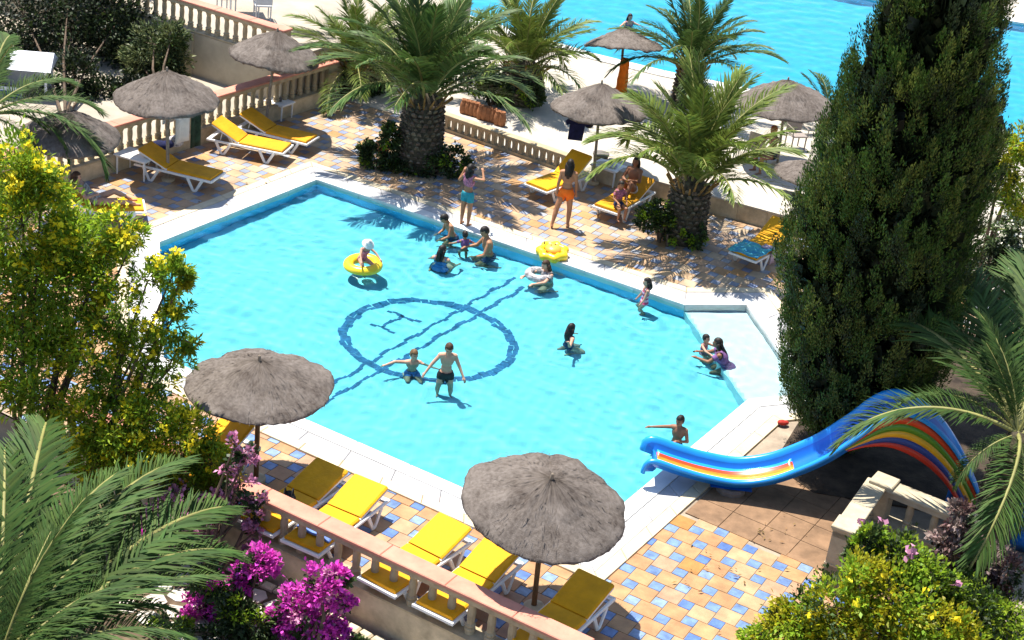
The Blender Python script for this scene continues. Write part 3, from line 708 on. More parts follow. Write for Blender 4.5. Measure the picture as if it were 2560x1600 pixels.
# navy shirt hanging from the centre parasol
sp_ = at(1437, 350, 1.05)
def shirt(p, m, label):
    o2 = [(-.18, 0), (.18, 0), (.19, .40), (.27, .36), (.31, .44), (.16, .60), (.06, .66), (-.06, .66), (-.16, .60), (-.31, .44), (-.27, .36), (-.19, .40)]
    q = MB(); n = len(o2); V = [(x, -.03-.02*math.sin(x*20), z) for x, z in o2]+[(x, .03+.02*math.sin(x*17), z) for x, z in o2]
    q.add(V, [tuple(range(n)), tuple(range(2*n-1, n-1, -1))]+[(i, n+i, n+(i+1) % n, (i+1) % n) for i in range(n)])
    o = q.build('hanging_shirt', m, None, loc=p, rot=(R(-4), R(3), R(8))); return tag(o, label, 'shirt')
shirt(sp_, M_navy, 'navy shirt hanging from the rim of the centre parasol')
q = MB(); q.lathe([(.13, 0), (.13, .01), (.075, .02), (.07, .10), (.03, .12)], 12); tag(q.build('hat', M_blackb, None, True, loc=at(1473, 308, 1.45), rot=(R(75), 0, R(20))), 'black hat hanging beside the navy shirt', 'hat')
# towels on loungers
def on_lounger(lo, x0, x1, y0, y1, z0, label, cat, m, name='towel', hang=0.0, seed=1, wave=.014):
    M = Matrix.Translation(lo.location) @ Matrix.Rotation(lo.rotation_euler.z, 4, 'Z')
    def P(u, v):
        x = x0+(x1-x0)*u; y = y0+(y1-y0)*v; z = z0
        if hang and v > .75: y = y0+(y1-y0)*.75+.02; z = z0-hang*(v-.75)/.25
        return M @ Vector((x, y, z+.012))
    return cloth(name, P, 12, 12, m, label, cat, .014, wave, seed)
on_lounger(lounR, -.06, .72, -.38, .38, .41, 'blue and green beach towel spread over the lounger by the cypress', 'towel', M_beach, 'beach_towel', seed=3, wave=.03)
on_lounger(lounR, .62, .86, -.10, -.52, .43, 'lilac cloth hanging over the side of the lounger by the cypress', 'cloth', M_lil, 'hanging_cloth', hang=.36, seed=4)
on_lounger(lo3, .26, .78, -.32, .30, .415, 'blue towel on the half-shaded front lounger', 'towel', M_bluet, 'blue_towel', seed=5, wave=.03)
# black bag
M2 = Matrix.Translation(lo2.location) @ Matrix.Rotation(lo2.rotation_euler.z, 4, 'Z')
bgo = empty('beach_bag', M2 @ Vector((.62, -.12, .405)), lo2.rotation_euler.z+.5, 'black beach bag with loop handles on the shaded front lounger', 'bag')
q = MB(); q.lathe([(.15, 0), (.19, .05), (.19, .16), (.13, .23)], 14); 
for i, v in enumerate(q.v): q.v[i] = (v[0], v[1]*.62, v[2]*(1+.15*math.sin(v[0]*14)))
q.build('bag_body', M_blackb, bgo, True)
for s in (-1, 1):
    q = MB(); q.tube([(.10*math.cos(t), s*.06, .20+.17*math.sin(t)) for t in np.linspace(0, math.pi, 9)], .011, 6); q.build('handle', M_blackb, bgo, True)
# things heaped on and behind the back-left lounger
hb = at(402, 372, .42)
q = MB(); q.ell((0, 0, .09), (.22, .15, .11), 12, 8); q.ell((.16, .06, .12), (.14, .12, .10), 10, 7); o = q.build('towel_heap', M_navy, None, True, loc=hb); tag(o, 'crumpled navy towel on the shaded back-left lounger', 'towel')
q = MB(); q.ell((0, 0, .12), (.20, .16, .14), 12, 8); q.ell((.05, .0, .2), (.10, .12, .12), 10, 7); o = q.build('print_bag', M_paper, None, True, loc=at(438, 365, .36)); tag(o, 'black and white printed bag beside the back-left parasol pole', 'bag')
# towel and jacket over the left balustrade
def over_rail(px, py, wd, drop, m, name, label, cat):
    p = at(px, py, 1.02); a = math.atan2((lb-la).y, (lb-la).x); M = Matrix.Translation(p) @ Matrix.Rotation(a, 4, 'Z')
    def P(u, v):
        x = (u-.5)*wd
        if v < .3: return M @ Vector((x, -.20, .16-(0.3-v)/.3*drop*.4))
        if v < .7: return M @ Vector((x, -.20+.40*(v-.3)/.4, .175))
        return M @ Vector((x, .20+.02*math.sin(u*9), .16-(v-.7)/.3*drop))
    return cloth(name, P, 10, 14, m, label, cat, .015, .01, 8)
over_rail(440, 303, .46, .62, M_whitec, 'white_towel', 'white towel hung over the balustrade behind the back-left parasol', 'towel')
over_rail(474, 292, .34, .85, M_dgreen, 'green_jacket', 'dark green jacket hung over the balustrade behind the back-left parasol', 'jacket')
# flip flops, terracotta pot, row of clay pots
for k, (x, y) in enumerate(((1403, 131), (1418, 136))):
    q = MB(); q.lathe([(.055, 0), (.055, .02)], 12); 
    for i, v in enumerate(q.v): q.v[i] = (v[0]*2.4, v[1], v[2])
    q.tube([(-.02, -.05, .02), (.05, 0, .055), (-.02, .05, .02)], .01, 5)
    tag(q.build('sandal', M_blackb, None, loc=at(x, y, .006), rot=(0, 0, .3+k)), ('black sandal on the pale terrace, left of the pair by the far pool', 'black sandal on the pale terrace, right of the pair by the far pool')[k], 'sandal')
M_terra = mat('terracotta', (.50, .19, .08), .8, .15, 5, .15, 40)
M_soilpot = mat('potting_soil', (.05, .035, .02), .95, .2, 20)
q = MB(); q.lathe([(.12, 0), (.18, .24), (.21, .25), (.21, .30), (.18, .30), (.17, .26), (0, .26)], 16); tag(q.build('flower_pot', M_terra, None, True, loc=at(957, 385)), 'empty terracotta pot in the shrubs at the foot of the big palm', 'pot')
M_terrad = mat('dark_terracotta', (.34, .14, .06), .8, .2, 5, .2, 40)
jar = MB(); jar.lathe([(.085, 0), (.11, .06), (.115, .22), (.09, .32), (.07, .36), (.085, .40), (.06, .40), (.05, .34), (0, .34)], 12); JM = jar.mesh('clay_jar', M_terrad, True)
words = ('leftmost', 'second from left', 'third from left', 'fourth from left', 'fifth from left', 'fifth from right', 'fourth from right', 'third from right', 'second from right', 'rightmost')
for k in range(10):
    x = 1158+k*10.6; y = 283+k*2.9+(k//4)*3
    j = link('clay_jar', JM, None, at(x, y), (0, 0, k)); tag(j, 'clay jar behind the arched balustrade, %s of the row of ten' % words[k], 'jar', 'row of clay jars')
M_red = mat('red_cloth', (.45, .03, .02), .8, .2, 8)
q = MB(); q.ell((0, 0, .05), (.10, .07, .05), 10, 6); q.ell((.07, .03, .04), (.06, .06, .04), 8, 6); tag(q.build('red_cloth', M_red, None, True, loc=at(1955, 1062, .02)), 'crumpled red cloth on the pool edge beside the cypress', 'cloth')
# ================================================================== inflatables
M_infl = mat('yellow_vinyl', (.85, .56, .02), .3, .03, 3, spec=.5)
def torus(Rr, r, nu=32, nv=12, wob=0.0, k=8, flat=1.0):
    q = MB(); V = []; Fs = []
    for i in range(nu):
        a = 2*math.pi*i/nu; R2 = Rr*(1+wob*math.cos(k*a))
        for j in range(nv):
            b = 2*math.pi*j/nv; V.append(((R2+r*math.cos(b))*math.cos(a), (R2+r*math.cos(b))*math.sin(a), r*math.sin(b)*flat))
    for i in range(nu):
        for j in range(nv): Fs.append((i*nv+j, ((i+1) % nu)*nv+j, ((i+1) % nu)*nv+(j+1) % nv, i*nv+(j+1) % nv))
    q.add(V, Fs); return q
rp = at(907, 668, ZW); RINGP = rp
tag(torus(.31, .115).build('swim_ring', M_infl, None, True, loc=rp+Vector((0, 0, .05)), rot=(R(4), R(-3), 0)), 'yellow inflatable swim ring under the child in the white hat', 'swim ring')
ip = at(1380, 640, .04); sr = empty('sun_float', ip+Vector((0, 0, .10)), 0, 'yellow petal-edged inflatable lying on the pool edge', 'inflatable')
sr.rotation_euler = (R(8), R(-6), .4)
torus(.26, .10, 40, 12, .12, 7).build('petal_ring', M_infl, sr, True)
q = MB(); q.ell((0.02, .02, .07), (.19, .19, .08), 16, 8); q.build('centre_pad', mat('orange_vinyl', (.82, .36, .06), .35, .05, 4), sr, True)
for s in (-1, 1):
    q = MB(); q.ell((s*.05+.03, .06, .145), (.018, .022, .012), 8, 6); q.build('printed_dot', M_blackb, sr, True)
q = MB(); q.lathe([(.018, 0), (.014, .10)], 8); q.build('valve', M_grey, sr, loc=(-.12, .22, .06))
# ================================================================== water slide
SLY = 23.55
def sp(x, y, dy=0.0): return at_plane(x, y, Vector((0, SLY+dy, 0)), Vector((0, 1, 0)))
rim = [(1604, 1180), (1614, 1156), (1640, 1150), (1700, 1170), (1770, 1190), (1850, 1203), (1930, 1194), (2000, 1170), (2060, 1143), (2110, 1112), (2150, 1085), (2190, 1055), (2225, 1037), (2262, 1031), (2300, 1042), (2340, 1068), (2380, 1110), (2412, 1158), (2440, 1212), (2466, 1275)]
P = [sp(*p) for p in rim]
def resample(P, n):
    L = [0]
    for a, b in zip(P, P[1:]): L.append(L[-1]+(b-a).length)
    out = []
    # Catmull-Rom
    for k in range(n):
        s = L[-1]*k/(n-1); i = max(j for j in range(len(L)) if L[j] <= s+1e-9); i = min(i, len(P)-2); t = (s-L[i])/(L[i+1]-L[i])
        p0, p1, p2, p3 = P[max(i-1, 0)], P[i], P[i+1], P[min(i+2, len(P)-1)]
        out.append(.5*((2*p1)+(p2-p0)*t+(2*p0-5*p1+4*p2-p3)*t*t+(3*p1-p0-3*p2+p3)*t**3))
    return out
RIMS = resample(P, 90)
M_sblue = mat('slide_blue', (.010, .155, .58), .28, .06, 2, spec=.5)
M_slight = mat('slide_light_blue', (.015, .27, .72), .28, .05, 2, spec=.5)
stripes = [mat('slide_'+k, c, .3, .05, 3, spec=.5) for k, c in dict(red=(.62, .06, .015), green=(.10, .26, .02), yellow=(.80, .42, .02), navy=(.03, .06, .26), crimson=(.60, .04, .02)).items()]
SL = empty('water_slide', (P[5].x, SLY, 0), 0, 'blue water slide with rainbow bands arching beside the cypress', 'slide')
so0 = SL.location.copy()
WS = .76
# trough cross-section: (across, down)
sec = [(-.045, -.05), (-.05, -.015), (-.02, .015), (.03, .0), (.055, -.07), (.10, -.19), (.20, -.245), (WS/2, -.255), (WS-.20, -.245), (WS-.10, -.19), (WS-.055, -.07), (WS-.03, .0), (WS+.02, .015), (WS+.05, -.015), (WS+.045, -.05)]
def sweep(name, sec, mats, mi, rows, thick=.018):
    q = MB(); n = len(sec); V = []
    for k in rows:
        p = RIMS[k]; t = (RIMS[min(k+1, 89)]-RIMS[max(k-1, 0)]).normalized(); nn = Vector((-t.z, 0, t.x)); 
        if nn.z < 0 and abs(nn.z) > .05: nn = -nn
        for (a, h) in sec: V.append(p+Vector((0, a, 0))+nn*h-so0)
    q.v = [tuple(v) for v in V]
    for r in range(len(rows)-1):
        for j in range(n-1): q.f.append((r*n+j, r*n+j+1, (r+1)*n+j+1, (r+1)*n+j)); q.m.append(mi[j])
    o = q.build(name, mats, SL, True); md = o.modifiers.new('s', 'SOLIDIFY'); md.thickness = thick; md.offset = 0
    return o
sweep('trough', sec, [M_sblue, M_slight], [1, 1, 1, 1, 0, 0, 0, 0, 0, 0, 1, 1, 1, 1], list(range(0, 90)))
# rainbow stripes printed on the trough floor near the exit
fs = [(.28, -.232), (.38, -.236), (.47, -.235), (.55, -.228), (.61, -.198), (.655, -.168)]
sweep('floor_stripes', [(a, h+.012) for a, h in fs], [stripes[1], stripes[2], mat('slide_orange', (.78, .22, .02), .3), stripes[0], M_slight], [0, 1, 2, 3, 4], list(range(6, 34)), .006)
# arched side panels with bands
low = {0: (2120, 1127), 1: (2170, 1116), 2: (2225, 1118), 3: (2280, 1140), 4: (2330, 1175), 5: (2372, 1222), 6: (2405, 1285), 7: (2430, 1345)}
LOWS = resample([sp(*low[k]) for k in sorted(low)], 44)
ia = min(range(90), key=lambda k: (RIMS[k]-sp(2110, 1112)).length); ROWS = np.linspace(ia, 89, 44).astype(int)
for side, dy in (('near', -.01), ('far', WS+.01)):
    for b in range(5):
        q = MB(); V = []
        for r in range(44):
            A = RIMS[ROWS[r]]+Vector((0, 0, -.075)); B = LOWS[r]
            for u in (b/5, (b+1)/5-.004):
                pt = A.lerp(B, u); V.append(pt+Vector((0, dy, 0))-so0)
        q.add(V, [(2*r, 2*r+1, 2*r+3, 2*r+2) for r in range(43)])
        o = q.build('rainbow_band', stripes[b], SL, True); md = o.modifiers.new('s', 'SOLIDIFY'); md.thickness = .02; md.offset = 0
# support pedestal under the middle, and base
pm_ = at(1842, 1247); q = MB()
zt = RIMS[26].z-.36
q.add([(-.38, -.16, zt+.06), (.34, -.16, zt+.06), (.34, .30, zt+.06), (-.38, .30, zt+.06), (-.12, -.06, .10), (.16, -.06, .10), (.16, .2, .10), (-.12, .2, .10)], [(0, 1, 2, 3), (7, 6, 5, 4), (0, 4, 5, 1), (1, 5, 6, 2), (2, 6, 7, 3), (3, 7, 4, 0)])
q.build('pedestal', M_sblue, SL, loc=Vector((sp(1838, 1200).x, SLY+.24, 0))-so0, recalc=True)
q = MB(); q.lathe([(.26, 0), (.26, .08), (.22, .12)], 10); q.build('pedestal_base', M_grey, SL, loc=Vector((sp(1838, 1200).x, SLY+.28, 0))-so0)
for k, x in enumerate((2400,), 1):
    pt = sp(x, 1080 if k == 0 else 1200); q = MB(); q.lathe([(.045, 0), (.045, max(.3, pt.z-.25))], 10); q.build('post', M_sblue, SL, loc=Vector((pt.x, SLY+.31, 0))-so0)
# second blue slide section glimpsed at the right edge
q = MB(); pr_ = at(2570, 1330, .2); q2 = empty('slide_tail', pr_, 0, 'blue slide end glimpsed behind the palm at the right edge', 'slide')
q.tube([(-.15, -.5, .0), (-.05, -.1, .35), (.1, .3, .75), (.3, .7, 1.2)], .30, 14); q.build('tube_body', M_sblue, q2, True)
# ================================================================== white cabin at far left
cb0 = at(62, 262); M_cab = mat('white_paint', (.72, .74, .78), .6, .05, 3); M_cabd = mat('dark_opening', (.05, .05, .06), .8, .2, 4); M_poster = mat('blue_poster', (.04, .09, .22), .5, .4, 9)
CB = empty('white_kiosk', cb0, R(8), 'small white kiosk half hidden by palm fronds at far left', 'kiosk')
q = MB(); q.box((-.62, .0, .55), (.05, .9, 1.1)); q.box((0, .45, .55), (1.25, .05, 1.1)); q.box((-.30, -.45, .30), (.68, .05, .6)); q.build('wall', M_cab, CB)
q = MB(); q.box((.60, -.43, .55), (.06, .06, 1.1)); q.build('post', M_cab, CB)
q = MB(); q.add([(-.78, -.6, 1.1), (.74, -.6, 1.1), (.74, .6, 1.1), (-.78, .6, 1.1), (-.78, 0, 1.42), (.74, 0, 1.42)], [(0, 1, 5, 4), (2, 3, 4, 5), (0, 4, 3), (1, 2, 5), (3, 2, 1, 0)]); q.build('roof', M_cab, CB)
q = MB(); q.box((-.30, -.49, .30), (.50, .012, .42)); q.build('poster', M_poster, CB)
# chairs and tables on the upper and far terraces
M_steel = mat('white_metal', (.6, .6, .62), .4, .05, 4)
def chair(p, rz, label, m=M_white, s=1.0):
    root = empty('terrace_chair', p, rz, label, 'chair', 'terrace chairs'); root.scale = (s, s, s)
    q = MB(); q.box((0, 0, .42), (.46, .46, .04), bev=.01); q.build('seat', m, root)
    q = MB(); q.box((0, .23, .68), (.46, .035, .44), bev=.01); q.build('backrest', m, root)
    lm = MB(); lm.lathe([(.018, 0), (.022, .42)], 6); me = lm.mesh('leg', m)
    for sx in (-1, 1):
        for sy in (-1, 1): link('leg', me, root, (sx*.2, sy*.2, 0))
    for sx in (-1, 1):
        q = MB(); q.tube([(sx*.22, -.2, .42), (sx*.23, -.2, .63), (sx*.23, .2, .65)], .016, 6); q.build('armrest', m, root)
    return root
M_chd = mat('taupe_plastic', (.30, .25, .22), .6, .1, 4)
chair(at(1890, 408), R(150), 'taupe chair in the shade of the far terrace parasol', M_chd)
chair(at(1985, 372), R(20), 'dark chair partly behind the cypress on the far terrace', M_chd)
chair(at(565, 30, UZ), R(30), 'white chair on the upper terrace beside the red cloth', M_steel)
chair(at(655, 48, UZ), R(200), 'white chair on the upper terrace near its balustrade end', M_steel)
table(606, 34, 'white table with a red cover on the upper terrace', .9, .8, .72, R(20), UZ)
q = MB(); q.box((0, 0, 0), (.94, .84, .02), bev=.006); tag(q.build('red_cover', M_red, None, loc=at(606, 34, UZ)+Vector((0, 0, .732)), rot=(0, 0, R(20))), 'red cover on the upper terrace table', 'table cover')
# ================================================================== VEGETATION
def leafmat(name, col, var=.35, transl=.28, rough=.5, hue=.0):
    return mat(name, col, rough, .18, 1.2, spec=.3, island=var, transl=transl)
M_frond = leafmat('palm_leaflet', (.078, .135, .030), .35, .25, .55)
M_frond_y = leafmat('palm_leaflet_light', (.15, .205, .036), .35, .28, .55)
M_frond_g = leafmat('palm_leaflet_grey', (.062, .118, .022), .36, .28, .7)
M_rach = mat('palm_rachis', (.26, .25, .08), .55, .15, 6)
M_trunk = mat('palm_trunk', (.075, .055, .038), .9, .35, 9, .6, 30, island=.5)
M_boot = mat('palm_boot', (.16, .125, .088), .9, .3, 9, .6, 30, island=.45)
M_dry = leafmat('dry_leaflet', (.22, .14, .05), .35, .2)
def frond_mesh(name, L=1.0, bend=1.2, n=55, ll=.17, mats=None, seed=0, twist=.0, wid=.0068, vee=.35, start=.14, tipdrop=.25):
    rng = np.random.default_rng(seed); S = 26; q = MB()
    s = np.linspace(0, 1, S); ang = -bend*s**1.35; ds = L/(S-1)
    x = np.concatenate([[0], np.cumsum(np.cos(ang[:-1]))*ds]); z = np.concatenate([[0], np.cumsum(np.sin(ang[:-1]))*ds]); y = twist*L*s**2
    path = np.stack([x, y, z], 1)
    q.tube([tuple(p) for p in path], [.024*L/3*(1-.85*t)+.004 for t in s], 5)
    nv0 = len(q.v); V = [np.array(q.v)]; Qs = [list(f) for f in q.f if len(f) == 4]
    mi = [0]*len(Qs); o = nv0
    vs = []; fs = []
    for side in (-1, 1):
        for k in range(n):
            u = start+(1-start)*(k+rng.uniform(0, .7))/n; i = min(int(u*(S-1)), S-2); f = u*(S-1)-i
            p = path[i]*(1-f)+path[i+1]*f; t = path[i+1]-path[i]; t = t/np.linalg.norm(t)
            up = np.cross(np.cross(t, [0, 0, 1.0]), t); un = np.linalg.norm(up); up = up/un if un > .05 else np.array([0, 0, 1.0])
            lat = np.cross(t, up)*side
            l = ll*L*(.30+.95*math.sin(math.pi*min(1, (u-start)/(1-start)*.86+.10))**.8)*rng.uniform(.85, 1.12)
            fw = .35+.75*u+rng.normal(0, .10); v_ = vee+rng.normal(0, .13)
            d = lat*math.cos(v_)+up*math.sin(v_); d = d*math.cos(fw)+t*math.sin(fw); d /= np.linalg.norm(d)
            wv = np.cross(d, up*.8+lat*.4); wv /= np.linalg.norm(wv); wv *= wid*L*rng.uniform(.8, 1.2)
            mid = p+d*l*.5; tip = p+d*l+np.array([0, 0, -tipdrop*l*rng.uniform(.3, 1.2)])
            b = o+len(vs)
            vs += [p-wv*.5, p+wv*.5, mid+wv, mid-wv, tip+wv*.12, tip-wv*.12]
            fs += [(b, b+1, b+2, b+3), (b+3, b+2, b+4, b+5)]
    V = np.concatenate([np.array(q.v), np.array(vs)]); Q = np.array(Qs+fs)
    mi = [0]*len(Qs)+[1]*len(fs)
    me = mesh_np(name, V, Q, mats, mi)
    return me, path[-1]
FV = {}
def frond_set(key, m, n=48, bends=(.5, .8, 1.1, 1.4, 1.8), **kw):
    if key not in FV:
        FV[key] = [frond_mesh('frond', 1.0, b, n, mats=[M_rach, m], seed=i*7+hash(key) % 50 if False else i*7+len(FV)*31, twist=random.uniform(-.08, .08), **kw)+(b,) for i, b in enumerate(bends)]
    return FV[key]
def trunk(root, h, r0, r1, seed=0, boots=True):
    rng = random.Random(seed); q = MB()
    q.lathe([(r0*1.05, -.05), (r0, .1), (r0*.97, h*.4), (r1*1.02, h*.8), (r1*.9, h), (r1*.5, h+.25)], 16); q.build('trunk', M_trunk, root, True)
    q = MB(); rows = int(h/.115); 
    for i in range(rows):
        z = (i+.6)*h/rows; rr = r0+(r1-r0)*z/h; nb = max(9, int(2*math.pi*rr/.155))
        for k in range(nb):
            a = 2*math.pi*(k+.5*(i % 2))/nb+rng.uniform(-.05, .05); s = rng.uniform(.8, 1.15)
            M = Matrix.Translation((rr*.98*math.cos(a), rr*.98*math.sin(a), z)) @ Matrix.Rotation(a, 4, 'Z') @ Matrix.Rotation(R(-38+rng.uniform(-12, 12)), 4, 'Y')
            w_, t_, l_ = .062*s, .028*s, .085*s
            q.add([(-.03, -w_, -t_), (-.03, w_, -t_), (-.03, w_*.8, t_), (-.03, -w_*.8, t_), (l_, -w_*.75, -t_*.5), (l_, w_*.75, -t_*.5), (l_*.9, w_*.4, t_), (l_*.9, -w_*.4, t_)],
                  [(4, 5, 6, 7), (0, 4, 7, 3), (1, 2, 6, 5), (3, 7, 6, 2), (0, 1, 5, 4)], M)
    tag(q.build('leaf_bases', M_boot, root), kind='stuff')
def put_frond(root, fs, el, az, L, c=(0, 0, 0), roll=0.0):
    me, tip, b = fs
    M = Matrix.Rotation(az, 4, 'Z') @ Matrix.Rotation(-el, 4, 'Y') @ Matrix.Rotation(roll, 4, 'X')
    o = link('frond', me, root, c); o.rotation_euler = M.to_euler(); o.scale = (L, L, L); return o
def palm(px, py, label, h, r0, r1, L, n, m=M_frond, seed=1, z=0.0, key=None, crown_el=(82, -28), nleaf=74, thatch=True, azr=None):
    rng = random.Random(seed); p = at(px, py, z); root = empty('palm_tree', p, 0, label, 'palm tree', 'palm trees')
    trunk(root, h, r0, r1, seed)
    S = frond_set(key or m.name, m, nleaf)
    for i in range(n):
        f = i/(n-1); el = R(crown_el[0]+(crown_el[1]-crown_el[0])*f**.9+rng.uniform(-7, 7)); az = i*2.39996+rng.uniform(-.2, .2)
        k = min(4, max(0, int(round(.2+3.2*f+rng.uniform(-.8, .8)))))
        put_frond(root, S[k], el, az, L*(1-.22*(1-f))*rng.uniform(.88, 1.1), (.12*math.cos(az), .12*math.sin(az), h+.18-.25*f), rng.uniform(-.35, .35))
    q = MB()
    for i in range(22):   # cut frond stubs below the crown
        a = i*2.4; q.tube([(r1*.8*math.cos(a), r1*.8*math.sin(a), h-.15), (r1*1.5*math.cos(a), r1*1.5*math.sin(a), h+.12+.1*(i % 3))], [.035, .018], 5)
    q.build('frond_stubs', mat('stub_ochre', (.30, .17, .05), .8, .25, 6), root)
    return root
palm(1045, 418, 'big palm with thick scaly trunk at the back centre of the pool', 1.75, .56, .46, 3.35, 31, M_frond, 3, nleaf=80, crown_el=(88, 34))
palm(1705, 596, 'palm with stout trunk standing right of the woman in orange', 1.35, .50, .42, 3.25, 28, M_frond_y, 5, nleaf=80, crown_el=(88, 36))
palm(1712, 262, 'palm behind the right-hand palm against the far pool', 1.1, .40, .36, 2.7, 26, M_frond, 8, crown_el=(86, 28))
palm(1300, 250, 'palm with very wide squat trunk on the pale terrace', .95, .66, .52, 2.6, 28, M_frond_y, 9, crown_el=(86, 30))
palm(885, 236, 'yellowish palm behind the end of the left balustrade', .8, .36, .32, 2.4, 30, M_frond_y, 12, crown_el=(84, 10))
palm(2065, 330, 'small palm showing dark fronds against the far pool left of the cypress', .5, .22, .18, 1.6, 18, M_frond, 14, crown_el=(80, 0))
palm(2590, 700, 'palm at the right edge behind the cypress', 1.0, .35, .3, 2.6, 28, M_frond_g, 15, crown_el=(84, -20))
palm(350, 60, 'dark palm arching over the retaining wall at top left', 1.9, .3, .26, 2.9, 26, M_frond, 16, crown_el=(70, -25))
def aimed_palm(label, crown_px, zc, base_z, aims, m, key, extra=(), L=3.2, r=.32, seed=2, nleaf=125, **kw):
    """a palm whose nearest fronds reach towards known tips: (px, py, tip height above crown, bend index)"""
    C = at(*crown_px, zc); root = empty('palm_tree', (C.x, C.y, base_z), 0, label, 'palm tree', 'palm trees')
    trunk(root, zc-base_z-.2, r, r*.85, seed)
    S = frond_set(key, m, nleaf, **kw); c = Vector((0, 0, zc-base_z))
    rng = random.Random(seed)
    for (px, py, dz, k) in aims:
        T = at(px, py, zc+dz); v = T-C; me, tip, b = S[k]
        ch = math.hypot(tip[0], tip[2]); base_el = math.atan2(tip[2], tip[0])
        az = math.atan2(v.y, v.x)-math.atan2(tip[1], tip[0]); el = math.atan2(v.z, math.hypot(v.x, v.y))-base_el
        put_frond(root, S[k], el, az, v.length/ch, c, rng.uniform(-.25, .25))
    for (el, az, k, s) in extra: put_frond(root, S[k], R(el), R(az), L*s, c, rng.uniform(-.3, .3))
    return root
aimed_palm('large palm filling the bottom left corner with long grey-green fronds', (-10, 1690), 1.25, -.52,
    [(175, 1062, .9, 1), (60, 1120, 1.2, 1), (255, 1180, 1.0, 1), (405, 1150, .5, 1), (300, 1300, .9, 0), (590, 1278, .1, 1), (600, 1395, -.1, 2), (330, 1455, .35, 2), (480, 1600, -.2, 2), (-40, 1250, 1.2, 1), (130, 1330, 1.1, 0), (520, 1430, .25, 1), (420, 1520, -.2, 2)],
    M_frond_g, 'near', [(75, 40, 0, .8), (60, 200, 1, .9), (40, 280, 2, 1), (10, 250, 3, 1), (30, 140, 2, 1)], L=3.2, wid=.0046, ll=.14)
aimed_palm('palm on the right whose fronds hang over the blue slide', (2545, 1085), 2.55, 0,
    [(2088, 815, .1, 3), (2284, 778, .7, 2), (2333, 668, .9, 2), (2095, 1150, -.9, 4), (2485, 1450, -1.2, 4), (2560, 640, 1.0, 1), (2440, 700, 1.1, 1), (2250, 1010, -.2, 3), (2350, 900, .8, 1), (2620, 760, .9, 1), (2640, 1300, -1.0, 4), (2560, 1330, -1.0, 3), (2460, 860, 1.2, 0), (2700, 950, .3, 2), (2400, 1230, -.9, 4)],
    M_frond_g, 'near', [(80, 0, 0, .8), (65, 120, 1, .8), (30, 330, 3, .9), (20, 10, 3, .9)], L=2.6, r=.3, seed=4, wid=.0046, ll=.14)
aimed_palm('palm with arching fronds at the left edge above the flowering bush', (-40, 290), 2.4, .34,
    [(200, 225, .2, 3), (262, 300, -.3, 3), (120, 330, -.2, 3), (270, 430, -1.0, 4), (180, 400, -.8, 4), (20, 150, .6, 1), (90, 420, -.9, 4), (40, 90, .8, 1)],
    M_frond, 'near', [(80, 0, 0, .7), (60, 150, 1, .8), (40, 220, 2, .8)], L=2.5, r=.28, seed=6, wid=.0046, ll=.14)
# ------------------------------------------------------------------ leaf clouds
def leaf_cloud(name, C, Rd, n, size, mats, seed, aspect=.36, clumps=18, spread=.30, shell=.55, up=.35, mi_p=None, curl=.15, droop=0.0):
    """n leaves gathered in clumps inside ellipsoids with centres C and radii Rd"""
    rng = np.random.default_rng(seed); C = np.asarray(C, float); Rd = np.asarray(Rd, float)
    vol = Rd[:, 0]*Rd[:, 1]+.02; w_ = vol/vol.sum()
    K = max(4, clumps*len(C)); bi = rng.choice(len(C), K, p=w_)
    d = rng.normal(size=(K, 3)); d /= np.linalg.norm(d, axis=1)[:, None]
    rad = (shell+(1-shell)*rng.random(K)**.6)[:, None]
    cc_ = C[bi]+d*rad*Rd[bi]
    ci = rng.integers(0, K, n)
    sp_ = spread*Rd[bi][ci].mean(1, keepdims=True)
    off = rng.normal(size=(n, 3))*sp_*.6
    P = cc_[ci]+off
    nd = d[ci]*.7+off/np.maximum(1e-6, np.linalg.norm(off, axis=1)[:, None])*.5+rng.normal(size=(n, 3))*.55; nd[:, 2] += up-droop
    nd /= np.linalg.norm(nd, axis=1)[:, None]
    t = np.cross(nd, np.array([-.2, .15, 1.0])+rng.normal(size=(n, 3))*.75); t /= np.linalg.norm(t, axis=1)[:, None]
    s = size*rng.uniform(.6, 1.35, n)[:, None]
    up_ = np.cross(t, nd)
    a = P; b = P+nd*s*.5+t*s*aspect*.5+up_*s*curl*.4; c = P+nd*s; e = P+nd*s*.5-t*s*aspect*.5+up_*s*curl*.4
    c = c-np.array([0, 0, 1.0])*s*curl*.6
    V = np.stack([a, b, c, e], 1).reshape(-1, 3); Q = np.arange(4*n).reshape(-1, 4)
    mi = None
    if mi_p is not None: mi = np.repeat(rng.choice(len(mi_p), K, p=mi_p), 1)[ci]
    return mesh_np(name, V, Q, mats, mi), cc_
def blossoms(name, pts, n, size, m, seed, per=9, spread=.05):
    rng = np.random.default_rng(seed); sc_ = pts[:, 2]*.8-pts[:, 1]*.6+rng.normal(size=len(pts))*.35; pts = pts[sc_ > np.quantile(sc_, .5)]      # blooms open at the outer, sunny ends
    k = rng.integers(0, len(pts), n); P = np.repeat(pts[k]+np.array([0, -.03, .10])+rng.normal(size=(n, 3))*.07, per, 0)
    N = len(P); P = P+rng.normal(size=(N, 3))*spread
    nd = rng.normal(size=(N, 3)); nd[:, 2] = abs(nd[:, 2])+.3; nd /= np.linalg.norm(nd, axis=1)[:, None]
    t = np.cross(nd, rng.normal(size=(N, 3))); t /= np.linalg.norm(t, axis=1)[:, None]; u = np.cross(nd, t); s = size*rng.uniform(.6, 1.3, N)[:, None]
    V = np.stack([P-t*s, P-u*s*.8+nd*s*.3, P+t*s, P+u*s*.8+nd*s*.3], 1).reshape(-1, 3)
    return mesh_np(name, V, np.arange(4*N).reshape(-1, 4), m)
